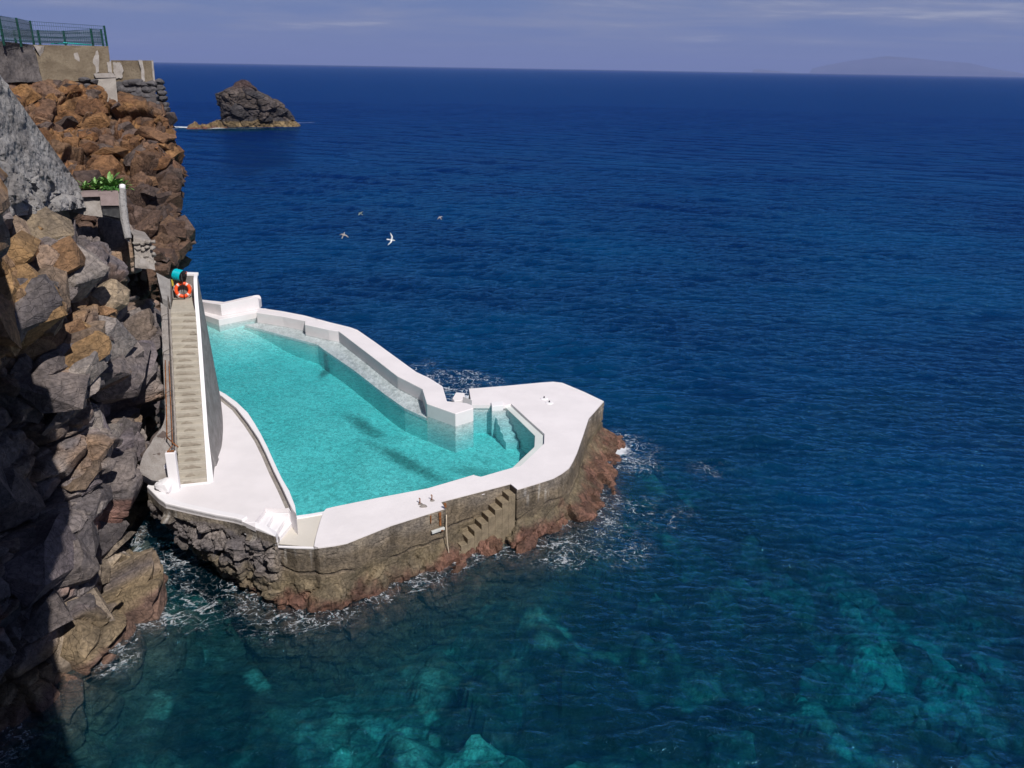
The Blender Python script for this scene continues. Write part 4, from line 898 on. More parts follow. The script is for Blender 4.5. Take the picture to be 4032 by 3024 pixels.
def near_block_col(c, r):
    b = np.array(PAL[r.integers(len(PAL))])
    if c[2] > 8.3 and r.random() < .55: b = np.array([(.27, .17, .085), (.245, .145, .08), (.24, .19, .135), (.22, .16, .11)][r.integers(4)])
    if c[2] < 1.2: b = b * .5 + np.array((.18, .14, .085)) * .5
    elif c[2] < 5: b = b * .85
    return b * (.8 + .4 * r.random())
angular_blocks('rock_block', cl, M['rock'], 40, .9, 1.9, 4303, (.90, .975), (.30, .62), lambda c: c[1] < 33, near_block_col)
angular_blocks('rock_block', cl, M['rock'], 230, .55, 2.1, 4101, (.16, .93), (.15, .95), lambda c: not (c[1] > 28.5 and c[2] > 6.5) and not (c[0] > -13.3 and c[1] > 23.6) and not (c[2] < 3.2 and c[0] > -12.7) and c[2] > -.3, near_block_col)
# far headland under the retaining walls
DA = [[(-60, 325, 41), (120, 318, 43), (300, 308, 44.8), (450, 375, 45.2), (618, 430, 45.3)],
      [(-60, 420, 40), (150, 420, 42), (320, 430, 44), (480, 480, 44.6), (640, 555, 45)],
      [(-60, 520, 38.5), (170, 530, 41), (350, 540, 43), (520, 580, 43.6), (672, 650, 44)],
      [(-60, 640, 37), (200, 650, 39.5), (380, 660, 41.5), (540, 680, 42.2), (680, 740, 43)],
      [(0, 760, 36.5), (280, 760, 38.5), (420, 770, 39.8), (560, 790, 40.5), (660, 825, 41)],
      [(100, 880, 36), (350, 880, 37.5), (480, 890, 38.6), (600, 900, 39), (686, 930, 39.5)],
      [(150, 990, 35.5), (400, 1000, 37), (520, 1010, 37.9), (610, 1020, 38.3), (672, 1030, 38.7)],
      [(200, 1100, 35.5), (430, 1110, 36.5), (540, 1110, 37), (600, 1110, 37.4), (655, 1105, 37.8)]]
ctrl = [[tuple(dep(*p)) for p in r] for r in DA]
ctrl.insert(0, [(p[0] - 1.2, p[1] + 3.0, p[2] + .45) for p in ctrl[0]])
ctrl.append([(-22, 36.5, -1), (-19, 37.2, -1), (-18, 37.8, -1), (-17.2, 38.2, -1), (-16.7, 38.6, -1)])
ctrl = [r + [(r[-1][0] - .35, r[-1][1] + 1.6, r[-1][2]), (r[-1][0] - 1.1, r[-1][1] + 3.1, r[-1][2]), (r[-1][0] - 2.1, r[-1][1] + 4.5, r[-1][2]), (r[-1][0] - 4.5, r[-1][1] + 6.5, r[-1][2]), (r[-1][0] - 14, r[-1][1] + 12, r[-1][2])] for r in ctrl]
PALF = [(.225, .112, .052), (.255, .138, .064), (.190, .098, .052), (.150, .105, .088), (.28, .152, .066), (.130, .098, .086), (.235, .122, .058), (.20, .112, .064)]
def col_far(p, rn, h):
    r0, r1 = rn[0][0], rn[1][0]
    c = pick(r0[:, 4] * .999, PALF) * .5 + pick(r1[:, 4] * .999, PALF) * .5
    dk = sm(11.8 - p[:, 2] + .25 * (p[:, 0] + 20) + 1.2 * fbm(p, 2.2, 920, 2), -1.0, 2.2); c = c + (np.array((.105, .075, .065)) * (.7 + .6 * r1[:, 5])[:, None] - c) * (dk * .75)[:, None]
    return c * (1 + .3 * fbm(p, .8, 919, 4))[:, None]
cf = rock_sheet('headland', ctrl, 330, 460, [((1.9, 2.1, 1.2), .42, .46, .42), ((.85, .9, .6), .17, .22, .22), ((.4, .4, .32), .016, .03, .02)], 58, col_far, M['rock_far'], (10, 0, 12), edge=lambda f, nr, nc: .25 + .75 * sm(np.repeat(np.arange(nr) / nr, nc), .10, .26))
struct(cf, 'brown and rust coloured headland rock below the retaining walls', cat='headland')
def far_block_col(c, r):
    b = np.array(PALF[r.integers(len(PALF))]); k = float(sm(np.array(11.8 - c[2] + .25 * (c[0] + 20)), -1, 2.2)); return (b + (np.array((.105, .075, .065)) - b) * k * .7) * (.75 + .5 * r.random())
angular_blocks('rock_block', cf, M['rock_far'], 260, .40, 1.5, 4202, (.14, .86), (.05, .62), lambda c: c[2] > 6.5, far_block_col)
# the shelf of rock the photographer stands on, left of and behind the camera: it shades the foot of the cliff
edge_pts = np.array([(-16.5, 21.5), (-12.1, 18.9), (-10.8, 17.1), (-9.4, 14.9), (-8.1, 12.5), (-7.2, 9.9), (-5.7, 6.9), (-3.6, 4.0), (-2.2, 1.4), (2.0, .8), (2.5, -4), (3, -26), (-34, -26), (-34, 21)], float)
ring = resample([tuple(p) for p in edge_pts] + [tuple(edge_pts[0])], 260)
cen = np.array((-21, 0.0)); rows = []
for zz0, ins in ((15.25, 1.2), (15.2, .12), (14.6, 0), (13.6, .25), (12.2, 2.2), (10, 4.5), (6, 6.5), (2, 7), (-1.5, 7)):
    d = cen - ring; L = np.linalg.norm(d, axis=1, keepdims=True); rows.append(np.c_[ring + d / L * np.minimum(ins, L * .8), np.full(len(ring), zz0)])
rows = [np.c_[np.repeat(cen[None], len(ring), 0), np.full(len(ring), 15.2)]] + rows
P = np.array(rows); t_ = np.linspace(0, len(rows) - 1, 70); i_ = np.minimum(t_.astype(int), len(rows) - 2); f_ = (t_ - i_)[:, None, None]; P = P[i_] * (1 - f_) + P[i_ + 1] * f_
fl_ = P.reshape(-1, 3); h_, rn_ = blocky(fl_, [((2, 2, 1.5), .35, .3, .15), ((.8, .8, .6), .12, .1, .05)], 71)
o_ = fl_.copy(); dd = fl_[:, :2] - cen; dd /= np.maximum(np.linalg.norm(dd, axis=1, keepdims=True), 1e-6); o_[:, :2] += dd * (h_ - .15)[:, None] * sm(15.15 - fl_[:, 2], -.02, .3)[:, None]
me = grid_mesh('rock_shelf', o_.reshape(P.shape), np.clip(col_near(fl_, rn_, h_), .01, 1).reshape(P.shape))
struct(link('rock_shelf', me, M['rock']), 'overhanging basalt shelf at the near end of the cliff', cat='cliff')

# concrete buttress above the near cliff
bt = thing('buttress', 'rough grey concrete buttress with a straight sloping top edge above the near rocks', 'buttress', (-17.4, 29, 12))
s0, s1 = np.array(dep(-40, 238, 26.5)), np.array(dep(303, 717, 33.1))
nrow, ncol = 130, 240; P = np.zeros((nrow, ncol, 3))
ext0 = s0 + (s0 - s1) * 1.0
for j in range(ncol):
    t = j / (ncol - 1); p = ext0 + (s1 - ext0) * t
    botz = lerp(12.7, s1[2] - .65, t) - .35
    for i in range(nrow):
        s = i / (nrow - 1); zz0 = p[2] + (botz - p[2]) * s
        P[i, j] = (p[0] + .45 * s * (p[2] - botz) / 3.5, p[1], zz0)
fl_ = P.reshape(-1, 3); b_ = fbm(fl_, .9, 131, 5) * .10 + fbm(fl_, .30, 132, 4) * .06; low = sm(np.repeat(np.linspace(0, 1, nrow), ncol), .45, 1); hb_, rn_ = blocky(fl_, [((.9, 1.2, .8), .3, .3, .12), ((.4, .5, .4), .08, .1, .04)], 133)
fl2 = fl_.copy(); fl2[:, 0] += (b_ + low * hb_ * .6) * sm(np.repeat(np.linspace(0, 1, nrow), ncol), 0, .05)
me = grid_mesh('concrete_face', fl2.reshape(P.shape)); link('concrete_face', me, M['buttress'], bt)
bm = bmesh.new(); a = [bm.verts.new(p) for p in (ext0, s1)]; b = [bm.verts.new((p[0] - .6, p[1] + .1, p[2] + .02)) for p in (ext0, s1)]; c_ = [bm.verts.new((p[0] - .6, p[1] + .1, 10.5)) for p in (ext0, s1)]; e_ = bm.verts.new((s1[0] + .1, s1[1], s1[2] - 1.1))
bm.faces.new((a[0], a[1], b[1], b[0])); bm.faces.new((b[0], b[1], c_[1], c_[0])); bm.faces.new((a[1], e_, c_[1], b[1])); bm_obj('back_face', bm, M['light_conc'], bt)

# retaining walls on the headland
def wall_strip(name, mat, quad, depth_back=1.2, parent=None, bumps=.05, seed=1, nr=60, nc=120):
    tl_, tr_, br_, bl_ = [np.array(p, float) for p in quad]
    u = np.linspace(0, 1, nc)[None, :, None]; v = np.linspace(0, 1, nr)[:, None, None]
    P = (tl_ * (1 - u) + tr_ * u) * (1 - v) + (bl_ * (1 - u) + br_ * u) * v
    f = P.reshape(-1, 3); n = normals(P).reshape(-1, 3); n = n * np.sign((n * (EYE - f)).sum(1))[:, None]
    vv_ = np.repeat(np.linspace(0, 1, nr), nc)
    Q = (f + n * (fbm(f, .7, seed, 4) * bumps * sm(vv_, 0, .06))[:, None]).reshape(P.shape)
    hd = tr_[:2] / np.linalg.norm(tr_[:2]); bk = np.array((hd[0] - .12, hd[1], 0.0)) * depth_back
    top = np.stack([Q[0] + bk, Q[0] + bk * .5], 0); Q = np.concatenate([top, Q], 0)
    side = Q[:, -1:, :] + bk * np.linspace(.3, 1, 3)[None, :, None]; side[0] = Q[0, -1:] ; side[1] = Q[1, -1:] + bk * np.array([[.1], [.3], [.5]])
    Q = np.concatenate([Q, side], 1)
    return link(name, grid_mesh(name, Q, smooth=False), mat, parent)
def dq(pts): return [dep(*p) for p in pts]
wa = thing('dark_left_wall', 'dark rough retaining wall at the far left of the headland', 'wall', tuple(dep(60, 300, 42)))
wall_strip('wall_face', M['dark_wall'], dq([(-120, 148, 40), (131, 176, 44), (168, 322, 43.6), (-120, 330, 40)]), 2.5, wa, .12, 141)
wb = thing('upper_retaining_wall', 'tall tan concrete retaining wall under the green fence', 'wall', tuple(dep(280, 300, 45)))
wall_strip('wall_face', M['tan_wall'], dq([(131, 176, 44), (427, 182, 46), (440, 318, 45.6), (168, 322, 43.7)]), 2.5, wb, .07, 142)
wc = thing('lower_retaining_wall', 'lower tan concrete wall on a course of black stones at the headland end', 'wall', tuple(dep(540, 400, 46)))
wall_strip('wall_face', M['tan_wall'], dq([(436, 237, 46.2), (603, 238, 46.2), (612, 330, 46.0), (446, 328, 46.0)]), 6.0, wc, .05, 143)
def patch(name, mat, pts, parent, push=.05, seed=0, n=14):
    """thin ragged render patch standing a little proud of a wall"""
    P3_ = [np.array(dep(*p)) for p in pts]; c = sum(P3_) / len(P3_); nn = EYE - c; nn /= np.linalg.norm(nn); nn[2] *= .2
    bm = bmesh.new(); rr_ = np.random.default_rng(seed); loop = []
    for i in range(len(P3_)):
        a, b = P3_[i], P3_[(i + 1) % len(P3_)]
        for k in range(n // 2): loop.append(a + (b - a) * k / (n // 2) + (c - a) * rr_.normal(0, .05))
    vf = [bm.verts.new(p + nn * push) for p in loop]; vb = [bm.verts.new(p - nn * .25) for p in loop]
    bm.faces.new(vf)
    for i in range(len(loop)): bm.faces.new((vf[i], vf[(i + 1) % len(loop)], vb[(i + 1) % len(loop)], vb[i]))
    return bm_obj(name, bm, mat, parent)
def z9(x, y, d): a, b = zp(9, x, y); return (a, b, d)
for k, pts in enumerate([[z9(460, 405, 43.8), z9(600, 420, 44.2), z9(585, 520, 44.2), z9(545, 560, 44), z9(510, 500, 43.8)], [z9(985, 410, 45.2), z9(1030, 415, 45.2), z9(1080, 580, 45.1), z9(1105, 800, 45), z9(1030, 790, 44.9), z9(1010, 560, 45)], [z9(1320, 470, 45.5), z9(1350, 540, 45.5), z9(1345, 780, 45.3), z9(1260, 800, 45.3), z9(1265, 600, 45.4)], [z9(1455, 640, 45.6), z9(1510, 620, 45.7), z9(1525, 790, 45.5), z9(1475, 780, 45.5)]]):
    patch('render_patch', M['mortar'], pts, wb, .07, 200 + k)
for k, pts in enumerate([[z9(1540, 640, 46.1), z9(1640, 640, 46.1), z9(1680, 740, 46.1), z9(1660, 850, 46), z9(1580, 860, 46), z9(1545, 780, 46)], [z9(1880, 612, 46.1), z9(1935, 612, 46.1), z9(1965, 760, 46.1), z9(1975, 900, 46), z9(1925, 905, 46), z9(1920, 740, 46)], [z9(2060, 615, 46.1), z9(2085, 620, 46.1), z9(2110, 900, 46), z9(2085, 900, 46)]]):
    patch('render_patch', M['mortar'], pts, wc, .06, 210 + k)
pil = thing('wall_pier', 'square pale concrete pier between the two tan walls', 'pier', tuple(dep(430, 380, 45.2)))
a_, b_, c_, d_ = dq([z9(1310, 850, 45.0), z9(1575, 850, 45.0), z9(1605, 1180, 44.8), z9(1345, 1180, 44.8)])
bm = bmesh.new()
vf = [bm.verts.new(p) for p in (a_, b_, c_, d_)]; vb = [bm.verts.new(p + np.array((-1.2, 2.2, .0))) for p in (a_, b_, c_, d_)]
bm.faces.new(vf); bm.faces.new(vb[::-1])
for i in range(4): bm.faces.new((vf[i], vf[(i + 1) % 4], vb[(i + 1) % 4], vb[i]))
bm_obj('shaft', bm, M['light_conc'], pil, bevel=.03)
capq = dq([z9(1270, 795, 44.95), z9(1545, 790, 45.0), z9(1580, 850, 44.95), z9(1300, 855, 44.9)])
bm = bmesh.new(); vf = [bm.verts.new(p) for p in capq]; vb = [bm.verts.new(p + np.array((-.8, 1.5, .02))) for p in capq]; bm.faces.new(vf); bm.faces.new(vb[::-1])
for i in range(4): bm.faces.new((vf[i], vf[(i + 1) % 4], vb[(i + 1) % 4], vb[i]))
bm_obj('cap', bm, M['mortar'], pil, bevel=.04)
# courses of black stones under both walls
def stone_bm(bm, c, s, seed):
    rr_ = np.random.default_rng(seed); r = bmesh.ops.create_icosphere(bm, subdivisions=2, radius=1.0)['verts']
    pl_ = rr_.normal(size=(9, 3)); pl_ /= np.linalg.norm(pl_, axis=1, keepdims=True); lim = .62 + .22 * rr_.random(9)
    for v in r:
        p = np.array(v.co)
        for n_, l_ in zip(pl_, lim):
            e = p @ n_ - l_
            if e > 0: p = p - n_ * e
        v.co = Vector((c[0] + p[0] * s[0], c[1] + p[1] * s[1], c[2] + p[2] * s[2]))
rs = np.random.default_rng(5)
bm = bmesh.new()
pA, pB = dep(*z9(1600, 960, 46.0)), dep(*z9(2110, 960, 46.0))
for row in range(4):
    n_ = 6
    for k in range(n_):
        t = (k + .5 + .12 * rs.normal()) / n_; p = pA + (pB - pA) * t; dx = row * .05
        stone_bm(bm, (p[0] + dx, p[1] + .0 - .11 * row, p[2] + .1 - .33 * row + .05 * rs.normal()), (.31 + .07 * rs.random(), .3, .21 + .03 * rs.random()), 300 + row * 20 + k)
for k in range(6):
    stone_bm(bm, (pB[0] + .05 + .04 * k, pB[1] + .5, pB[2] + .2 - .3 * k), (.28, .5, .2), 400 + k)
bm_obj('stone_course', bm, M['black_stone'], wc)
bq = dq([z9(1590, 905, 46.0), z9(2105, 905, 46.0), z9(2140, 1260, 45.72), z9(1600, 1260, 45.72)]); wall_strip('mortar_bed', M['dark_wall'], bq, 6.0, wc, .05, 147, 20, 40)
bm = bmesh.new()
for k, (x_, y_, sx, sz) in enumerate([(940, 870, .36, .14), (1150, 880, .34, .16), (890, 920, .3, .1), (1040, 945, .45, .17), (1200, 970, .32, .2), (1290, 900, .2, .14), (1320, 985, .12, .12), (820, 880, .22, .09)]):
    stone_bm(bm, dep(*z9(x_, y_, 44.8)), (sx, .35, sz), 430 + k)
bm_obj('stone_course', bm, M['black_stone'], wb)

# fences on the wall tops
def fence(name, label, posts, hts, panels, post_r=.045):
    base = [dep(*p) for p in posts]; root = thing(name, label, 'fence', tuple(base[0]))
    for b, h in zip(base, hts):
        bm = bmesh.new(); box(bm, (b[0], b[1], b[2] + h / 2 - .1), (post_r * 2, post_r * 2, h + .2)); box(bm, (b[0], b[1] - .05, b[2] + h * .25), (.07, .05, .07)); box(bm, (b[0], b[1] - .05, b[2] + h * .75), (.07, .05, .07))
        bm_obj('post', bm, M['green_post'], root, bevel=.008)
    for i, j, kind in panels:
        a, b = Vector(base[i]), Vector(base[j]); hi, hj = hts[i], hts[j]
        bm = bmesh.new(); L = (b - a).length; d = (b - a) / L; nw = max(int(L / .11), 2)
        for k in range(nw + 1):
            t = k / nw; p = a + (b - a) * t; h = hi + (hj - hi) * t; tube(bm, [p + Vector((0, 0, .06)), p + Vector((0, 0, h))], .008, 3, False)
        for fz in (.07, .28, .33, .55, .60, .82, .97):
            tube(bm, [a + Vector((0, 0, hi * fz)), b + Vector((0, 0, hj * fz))], .010, 3, False)
        bm_obj('mesh_panel', bm, M['green_wire'], root)
        if kind == 'net':
            bm = bmesh.new(); off = Vector((0, .03, 0)); v = [bm.verts.new(a + off + Vector((0, 0, hi * .16))), bm.verts.new(b + off + Vector((0, 0, hj * .16))), bm.verts.new(b + off + Vector((0, 0, hj * .93))), bm.verts.new(a + off + Vector((0, 0, hi * .99)))]
            v2 = [bm.verts.new(q.co + Vector((0, .008, 0))) for q in v]; bm.faces.new(v); bm.faces.new(v2[::-1]); bm_obj('windscreen_net', bm, M['screen'], root)
    return root
hh = lambda s, d: s / FPX * d / .93
fence('front_fence', 'green wire mesh fence along the wall front edge, netted at the left', [(14, 163, 41.5), (82, 169, 42.8), (134, 173, 44.2), (422, 183, 46.3)], [hh(88, 41.5), hh(84, 42.8), hh(78, 44.2), hh(70, 46.3)], [(0, 1, 'net'), (1, 2, 'net'), (2, 3, 'wire')])
fence('rear_fence', 'lower green mesh fence with grey net standing behind the front fence', [(-60, 172, 47.5), (65, 178, 48.5), (160, 181, 49.5), (260, 184, 50.5), (368, 188, 51.5), (408, 188, 52)], [hh(54, 47.5), hh(52, 48.5), hh(54, 49.5), hh(54, 50.5), hh(64, 51.5), hh(62, 52)], [(0, 1, 'net'), (1, 2, 'net'), (2, 3, 'net'), (3, 4, 'net'), (4, 5, 'net')], .05)
pp = [dep(*z9(690, 385, 44.9)), dep(*z9(940, 385, 45.3)), dep(*z9(1245, 405, 45.9))]
tl2 = thing('turquoise_pole', 'long turquoise pole lying on the upper wall behind the mesh fence', 'pole', tuple(pp[0]))
bm = bmesh.new(); tube(bm, pp, .035, 8); tube(bm, [pp[0] + np.array((.6, .2, .06)), pp[1] + np.array((.1, .2, .02)), pp[2] + np.array((-.4, .2, .03))], .03, 6); bm_obj('pole', bm, M['teal'], tl2, smooth=True)

# planter ledge with agaves
pl = thing('planter', 'stone walled planter ledge with a white capped corner post on the cliff', 'planter', tuple(dep(370, 760, 33.4)))
def z2b(x, y, d): return dep(x / 2.2122, 650 + y / 2.2122, d)
A_, B_, C_, D_ = z2b(575, 250, 33.2), z2b(1040, 232, 33.6), z2b(1065, 490, 33.3), z2b(560, 400, 33.0)
wall_strip('front_wall', M['mortar'], [A_, B_, C_, D_], 1.6, pl, .08, 171, 40, 90)
q_ = [z2b(580, 243, 32.95), z2b(1030, 225, 33.4), z2b(1032, 268, 33.35), z2b(580, 283, 32.9)]; wall_strip('rim_slab', M['block_pink'], q_, .5, pl, .015, 172, 8, 40)
q_ = [z2b(868, 250, 33.15), z2b(1030, 248, 33.3), z2b(1036, 352, 33.2), z2b(880, 352, 33.05)]; wall_strip('block_panel', M['block_pink'], q_, .3, pl, .012, 173, 14, 24)
q_ = [z2b(885, 372, 33.02), z2b(1050, 366, 33.16), z2b(1058, 466, 33.1), z2b(892, 430, 32.95)]; wall_strip('niche_shade', M['black'], q_, .2, pl, .03, 174, 10, 16)  # flat black sheet paints the shade inside the wall alcove
bm = bmesh.new(); tube(bm, [z2b(1068, 205, 33.3), z2b(1070, 330, 33.2), z2b(1085, 480, 33.1), z2b(1118, 640, 33.0), z2b(1120, 660, 33.1)], [.13, .15, .16, .14, .06], 9); o = bm_obj('corner_post', bm, M['buttress'], pl)
bm = bmesh.new(); tube(bm, [z2b(1066, 212, 33.25), z2b(1066, 176, 33.3), z2b(1064, 170, 33.3)], [.12, .12, .07], 12); bm_obj('post_cap', bm, M['white2'], pl, smooth=True)
bm = bmesh.new(); pp_ = [A_ + np.array((0, .1, -.02)), B_ + np.array((0, .1, -.02)), B_ + np.array((0, 1.6, .12)), A_ + np.array((0, 1.6, .12))]; bm.faces.new([bm.verts.new(p) for p in pp_]); bm_obj('soil', bm, M['soil'], pl)
# mortared rubble pillar under the planter corner
ru = thing('rubble_pillar', 'rough pale mortared rubble pillar below the planter corner', 'pillar', tuple(z2b(1260, 900, 33.6)))
wall_strip('rubble_face', M['mortar'], [z2b(1165, 618, 33.8), z2b(1320, 660, 33.9), z2b(1352, 915, 33.4), z2b(1175, 890, 33.3)], 2.0, ru, .16, 176, 40, 36)
bm = bmesh.new()
for k in range(16):
    stone_bm(bm, z2b(1185 + 45 * (k % 4) + 22 * rng.random(), 650 + 62 * (k // 4) + 30 * rng.random(), 33.62), (.10 + .1 * rng.random(), .16, .06 + .06 * rng.random()), 500 + k)
bm_obj('rubble_stones', bm, M['light_conc'], ru)
def agave(label, c, rad, n, seed, mat, tilt=.9):
    rr_ = np.random.default_rng(seed); bm = bmesh.new()
    for k in range(n):
        a = k * 2.4 + rr_.random() * .5; el = R(18 + 62 * (k / n) + 6 * rr_.normal()); L = rad * (.75 + .35 * rr_.random()) ; wd = rad * .13
        d = Vector((math.cos(a), math.sin(a), 0)); sd_ = Vector((-math.sin(a), math.cos(a), 0)); prev = None
        for s in range(6):
            t = s / 5; e = el - .55 * t * t; p = Vector((0, 0, .02)) + d * (L * t * math.cos(el - .25 * t)) + Vector((0, 0, 1)) * (L * t * math.sin(el - .35 * t))
            wv = wd * (0.55 + 1.1 * t) * (1 - t) ** .55 if t < 1 else .002; wv = max(wv, .003)
            row = [bm.verts.new(p - sd_ * wv + Vector((0, 0, wv * .45))), bm.verts.new(p - Vector((0, 0, .008))), bm.verts.new(p + sd_ * wv + Vector((0, 0, wv * .45)))]
            if prev: 
                for q in (0, 1): bm.faces.new((prev[q], prev[q + 1], row[q + 1], row[q]))
            prev = row
    o = bm_obj('agave_plant', bm, mat, None, local=True, smooth=True); o.location = c; tag(o, label, 'plant', 'agaves in the planter'); return o
def on_soil(x, t=.45): 
    a = A_ + (B_ - A_) * ((x - 575) / 465.0); return Vector(a + np.array((0, .55 + t, .04)))
for k, (x_, rad, lab) in enumerate([(690, .42, 'small low agave at the left end of the planter beside the buttress'), (770, .50, 'agave with broad pale leaves, second from the left in the planter'), (835, .42, 'short agave between the broad one and the tallest one in the planter'), (895, .68, 'tallest spiky green agave in the middle of the planter'), (962, .50, 'green agave right of the tallest one in the planter'), (1010, .42, 'agave nearest the white capped post of the planter')]):
    agave(lab, on_soil(x_, .1 * (k % 2)), rad * 1.2, 22, 600 + k, M['leaf'])
for k, (x_, lab) in enumerate([(645, 'low dark leafy plant at the far left of the planter front'), (930, 'low dark leafy plant in front of the tallest agave'), (985, 'low dark leafy plant at the right of the planter front')]):
    rr_ = np.random.default_rng(700 + k); bm = bmesh.new()
    for i in range(90):
        p = Vector(rr_.normal(size=3) * np.array((.16, .12, .07))); p.z = abs(p.z); n_ = Vector(rr_.normal(size=3)).normalized(); t1 = n_.orthogonal().normalized() * .045; t2 = n_.cross(t1).normalized() * .03
        if i == 0: hub = bm.verts.new((0, 0, 0))
        lv = [bm.verts.new(p + q) for q in (t1, t2, -t1, -t2)]; bm.faces.new(lv); bm.faces.new((hub, lv[2], lv[3]))
    o = bm_obj('leafy_plant', bm, M['leaf2'], None, local=True); o.location = on_soil(x_, -.4); tag(o, lab, 'plant', 'leafy plants in the planter')
# white rocks at the stair foot
def boulder(name, label, cat, c, s, seed, mat, group=None, sub=4):
    rr_ = np.random.default_rng(seed); bm = bmesh.new(); r = bmesh.ops.create_icosphere(bm, subdivisions=sub, radius=1.0)['verts']
    pl_ = rr_.normal(size=(11, 3)); pl_ /= np.linalg.norm(pl_, axis=1, keepdims=True); lim = .6 + .28 * rr_.random(11)
    for v in r:
        p = np.array(v.co)
        for n_, l_ in zip(pl_, lim):
            e = p @ n_ - l_
            if e > 0: p = p - n_ * e
        v.co = Vector(p * np.array(s))
    A_v = np.array([v.co[:] for v in bm.verts]); nv = fbm(A_v + seed, max(s) * .5, seed, 4) * .07 * max(s)
    for v, k_ in zip(bm.verts, nv): v.co *= 1 + k_ / max(v.co.length, .05)
    o = bm_obj(name, bm, mat, None, local=True); o.location = c; tag(o, label, cat, group); return o
c_ = at(*zp(6, 245, 905), TR); boulder('painted_rock', 'white painted rock at the corner of the terrace by the gate post', 'rock', (c_[0], c_[1], TR + .2), (.36, .32, .28), 801, M['white2'], 'white painted rocks')
c_ = at(*zp(6, 190, 830), TR); boulder('painted_rock', 'larger white splashed rock mound behind the gate post', 'rock', (c_[0] - .1, c_[1] + .2, TR + .25), (.6, .45, .45), 802, M['white2'], 'white painted rocks', 4)
M['brown_stone'] = concrete_mat('purple_brown_stone', (.105, .080, .074), (.185, .145, .13), 1.6, .06, .5)
c_ = at(*zp(6, 110, 560), TR + .9); boulder('boulder', 'purple brown boulder lying on the mortar slope left of the gate post', 'rock', (c_[0], c_[1], TR + .85), (.42, .38, .30), 803, M['brown_stone'], 'boulders by the gate post')
c_ = at(*zp(6, 190, 420), TR + 1.3); boulder('boulder', 'smaller dark boulder jammed between the handrail and the cliff', 'rock', (c_[0] - .1, c_[1] + .1, TR + 1.25), (.32, .36, .30), 807, M['brown_stone'], 'boulders by the gate post')

# ------------------------------------------------------------------ fittings on the deck
for k, (x_, y_, lab) in enumerate([(382, 340, 'rusty hook eye bolt standing on the white deck, left of two'), (575, 285, 'rusty hook eye bolt on the white deck nearest the sea steps')]):
    c_ = at(*zp(3, x_, y_), DK); t = thing('mooring_hook', lab, 'mooring hook', (c_[0], c_[1], DK), 0, 'rusty mooring hooks')
    bm = bmesh.new(); tube(bm, [(0, 0, -.02), (0, 0, .10), (.01, 0, .20), (-.02, 0, .23), (-.03, 0, .19)], [.028, .022, .02, .018, .012], 7); bm_obj('hook', bm, M['rust'], t, local=True)
    bm = bmesh.new(); tube(bm, [(.02, -.03, -.01), (.02, -.03, .02)], [.10, .07], 12); bm_obj('base', bm, M['mortar'], t, local=True)
for k, (x_, y_, lab) in enumerate([(1125, 352, 'white umbrella socket in the right deck, the farther of two'), (1168, 387, 'white umbrella socket in the right deck, the nearer of two')]):
    c_ = at(*zp(8, x_, y_), DK); t = thing('deck_socket', lab, 'deck socket', (c_[0], c_[1], DK), 0, 'sockets in the right deck')
    bm = bmesh.new(); tube(bm, [(0, 0, -.01), (0, 0, .03), (0, 0, .035)], [.20, .16, .10], 20); bm_obj('collar', bm, M['white2'], t, local=True, smooth=False)
    bm = bmesh.new(); tube(bm, [(0, .02, .03), (0, .02, .10), (.0, .02, .12)], [.035, .03, .012], 10); bm_obj('plug', bm, M['dark_metal'], t, local=True)
c_ = at(*zp(3, 445, 392), DK); boulder('broken_stump', 'broken yellowish concrete stump between the two rusty hooks', 'stump', (c_[0], c_[1], DK + .03), (.16, .10, .05), 811, M['mortar'], None, 2)
# line hanging over the edge, batten and rusty brackets on the wall
c_ = r1; t = thing('mooring_line', 'pale rope hanging down the sea wall beside the steps into the water', 'rope', (c_[0], c_[1], DK))
a0_ = np.array((*(r1 - dn_ / np.linalg.norm(dn_) * .06 + du_ * -.02), 1.95)); w1 = np.array(at(*zp(3, 890, 1275), 0)); bm = bmesh.new()
tube(bm, [tuple(a0_ + (w1 + np.array((0, 0, -.1)) - a0_) * s_ + np.array((-.05 * math.sin(3.1 * s_), -.14 * math.sin(3.1 * s_), 0))) for s_ in np.linspace(0, 1, 12)], .018, 6); bm_obj('line', bm, M['rope'], t, smooth=True)
tdir = np.array(N_out[0]) - np.array(N_out[1]); tdir /= np.linalg.norm(tdir); tn = np.array((tdir[1], -tdir[0]))
if tn[1] > 0: tn = -tn
def wallpt(x, y):                            # point on the sea wall face just left of the recess
    d = ray(*zp(3, x, y)); p_ = np.array(N_out[0]) + tn * .05; k_ = ((p_ - EYE[:2]) @ tn) / (d[:2] @ tn); return EYE + d * k_
b0, b1_ = wallpt(560, 815), wallpt(765, 745)
t = thing('batten', 'white rust stained batten fixed across the brown sea wall', 'batten', tuple(b0)); bm = bmesh.new()
nn3 = np.array((*tn, 0)); e0 = np.array((0, 0, .10))
for s_ in (0,):
    v = [bm.verts.new(p) for p in (b0, b1_, b1_ + e0, b0 + e0)]; v2 = [bm.verts.new(p + nn3 * .10) for p in (b0, b1_, b1_ + e0, b0 + e0)]
    bm.faces.new(v); bm.faces.new(v2[::-1])
    for i in range(4): bm.faces.new((v[i], v[(i + 1) % 4], v2[(i + 1) % 4], v2[i]))
bm_obj('bar', bm, M['batten'], t, bevel=.012)
bm = bmesh.new(); mid = b0 + (b1_ - b0) * .72 + nn3 * .102 + e0 * .3; box(bm, tuple(mid), (.14, .02, .04)); bm_obj('rust_stain', bm, M['rust'], t)
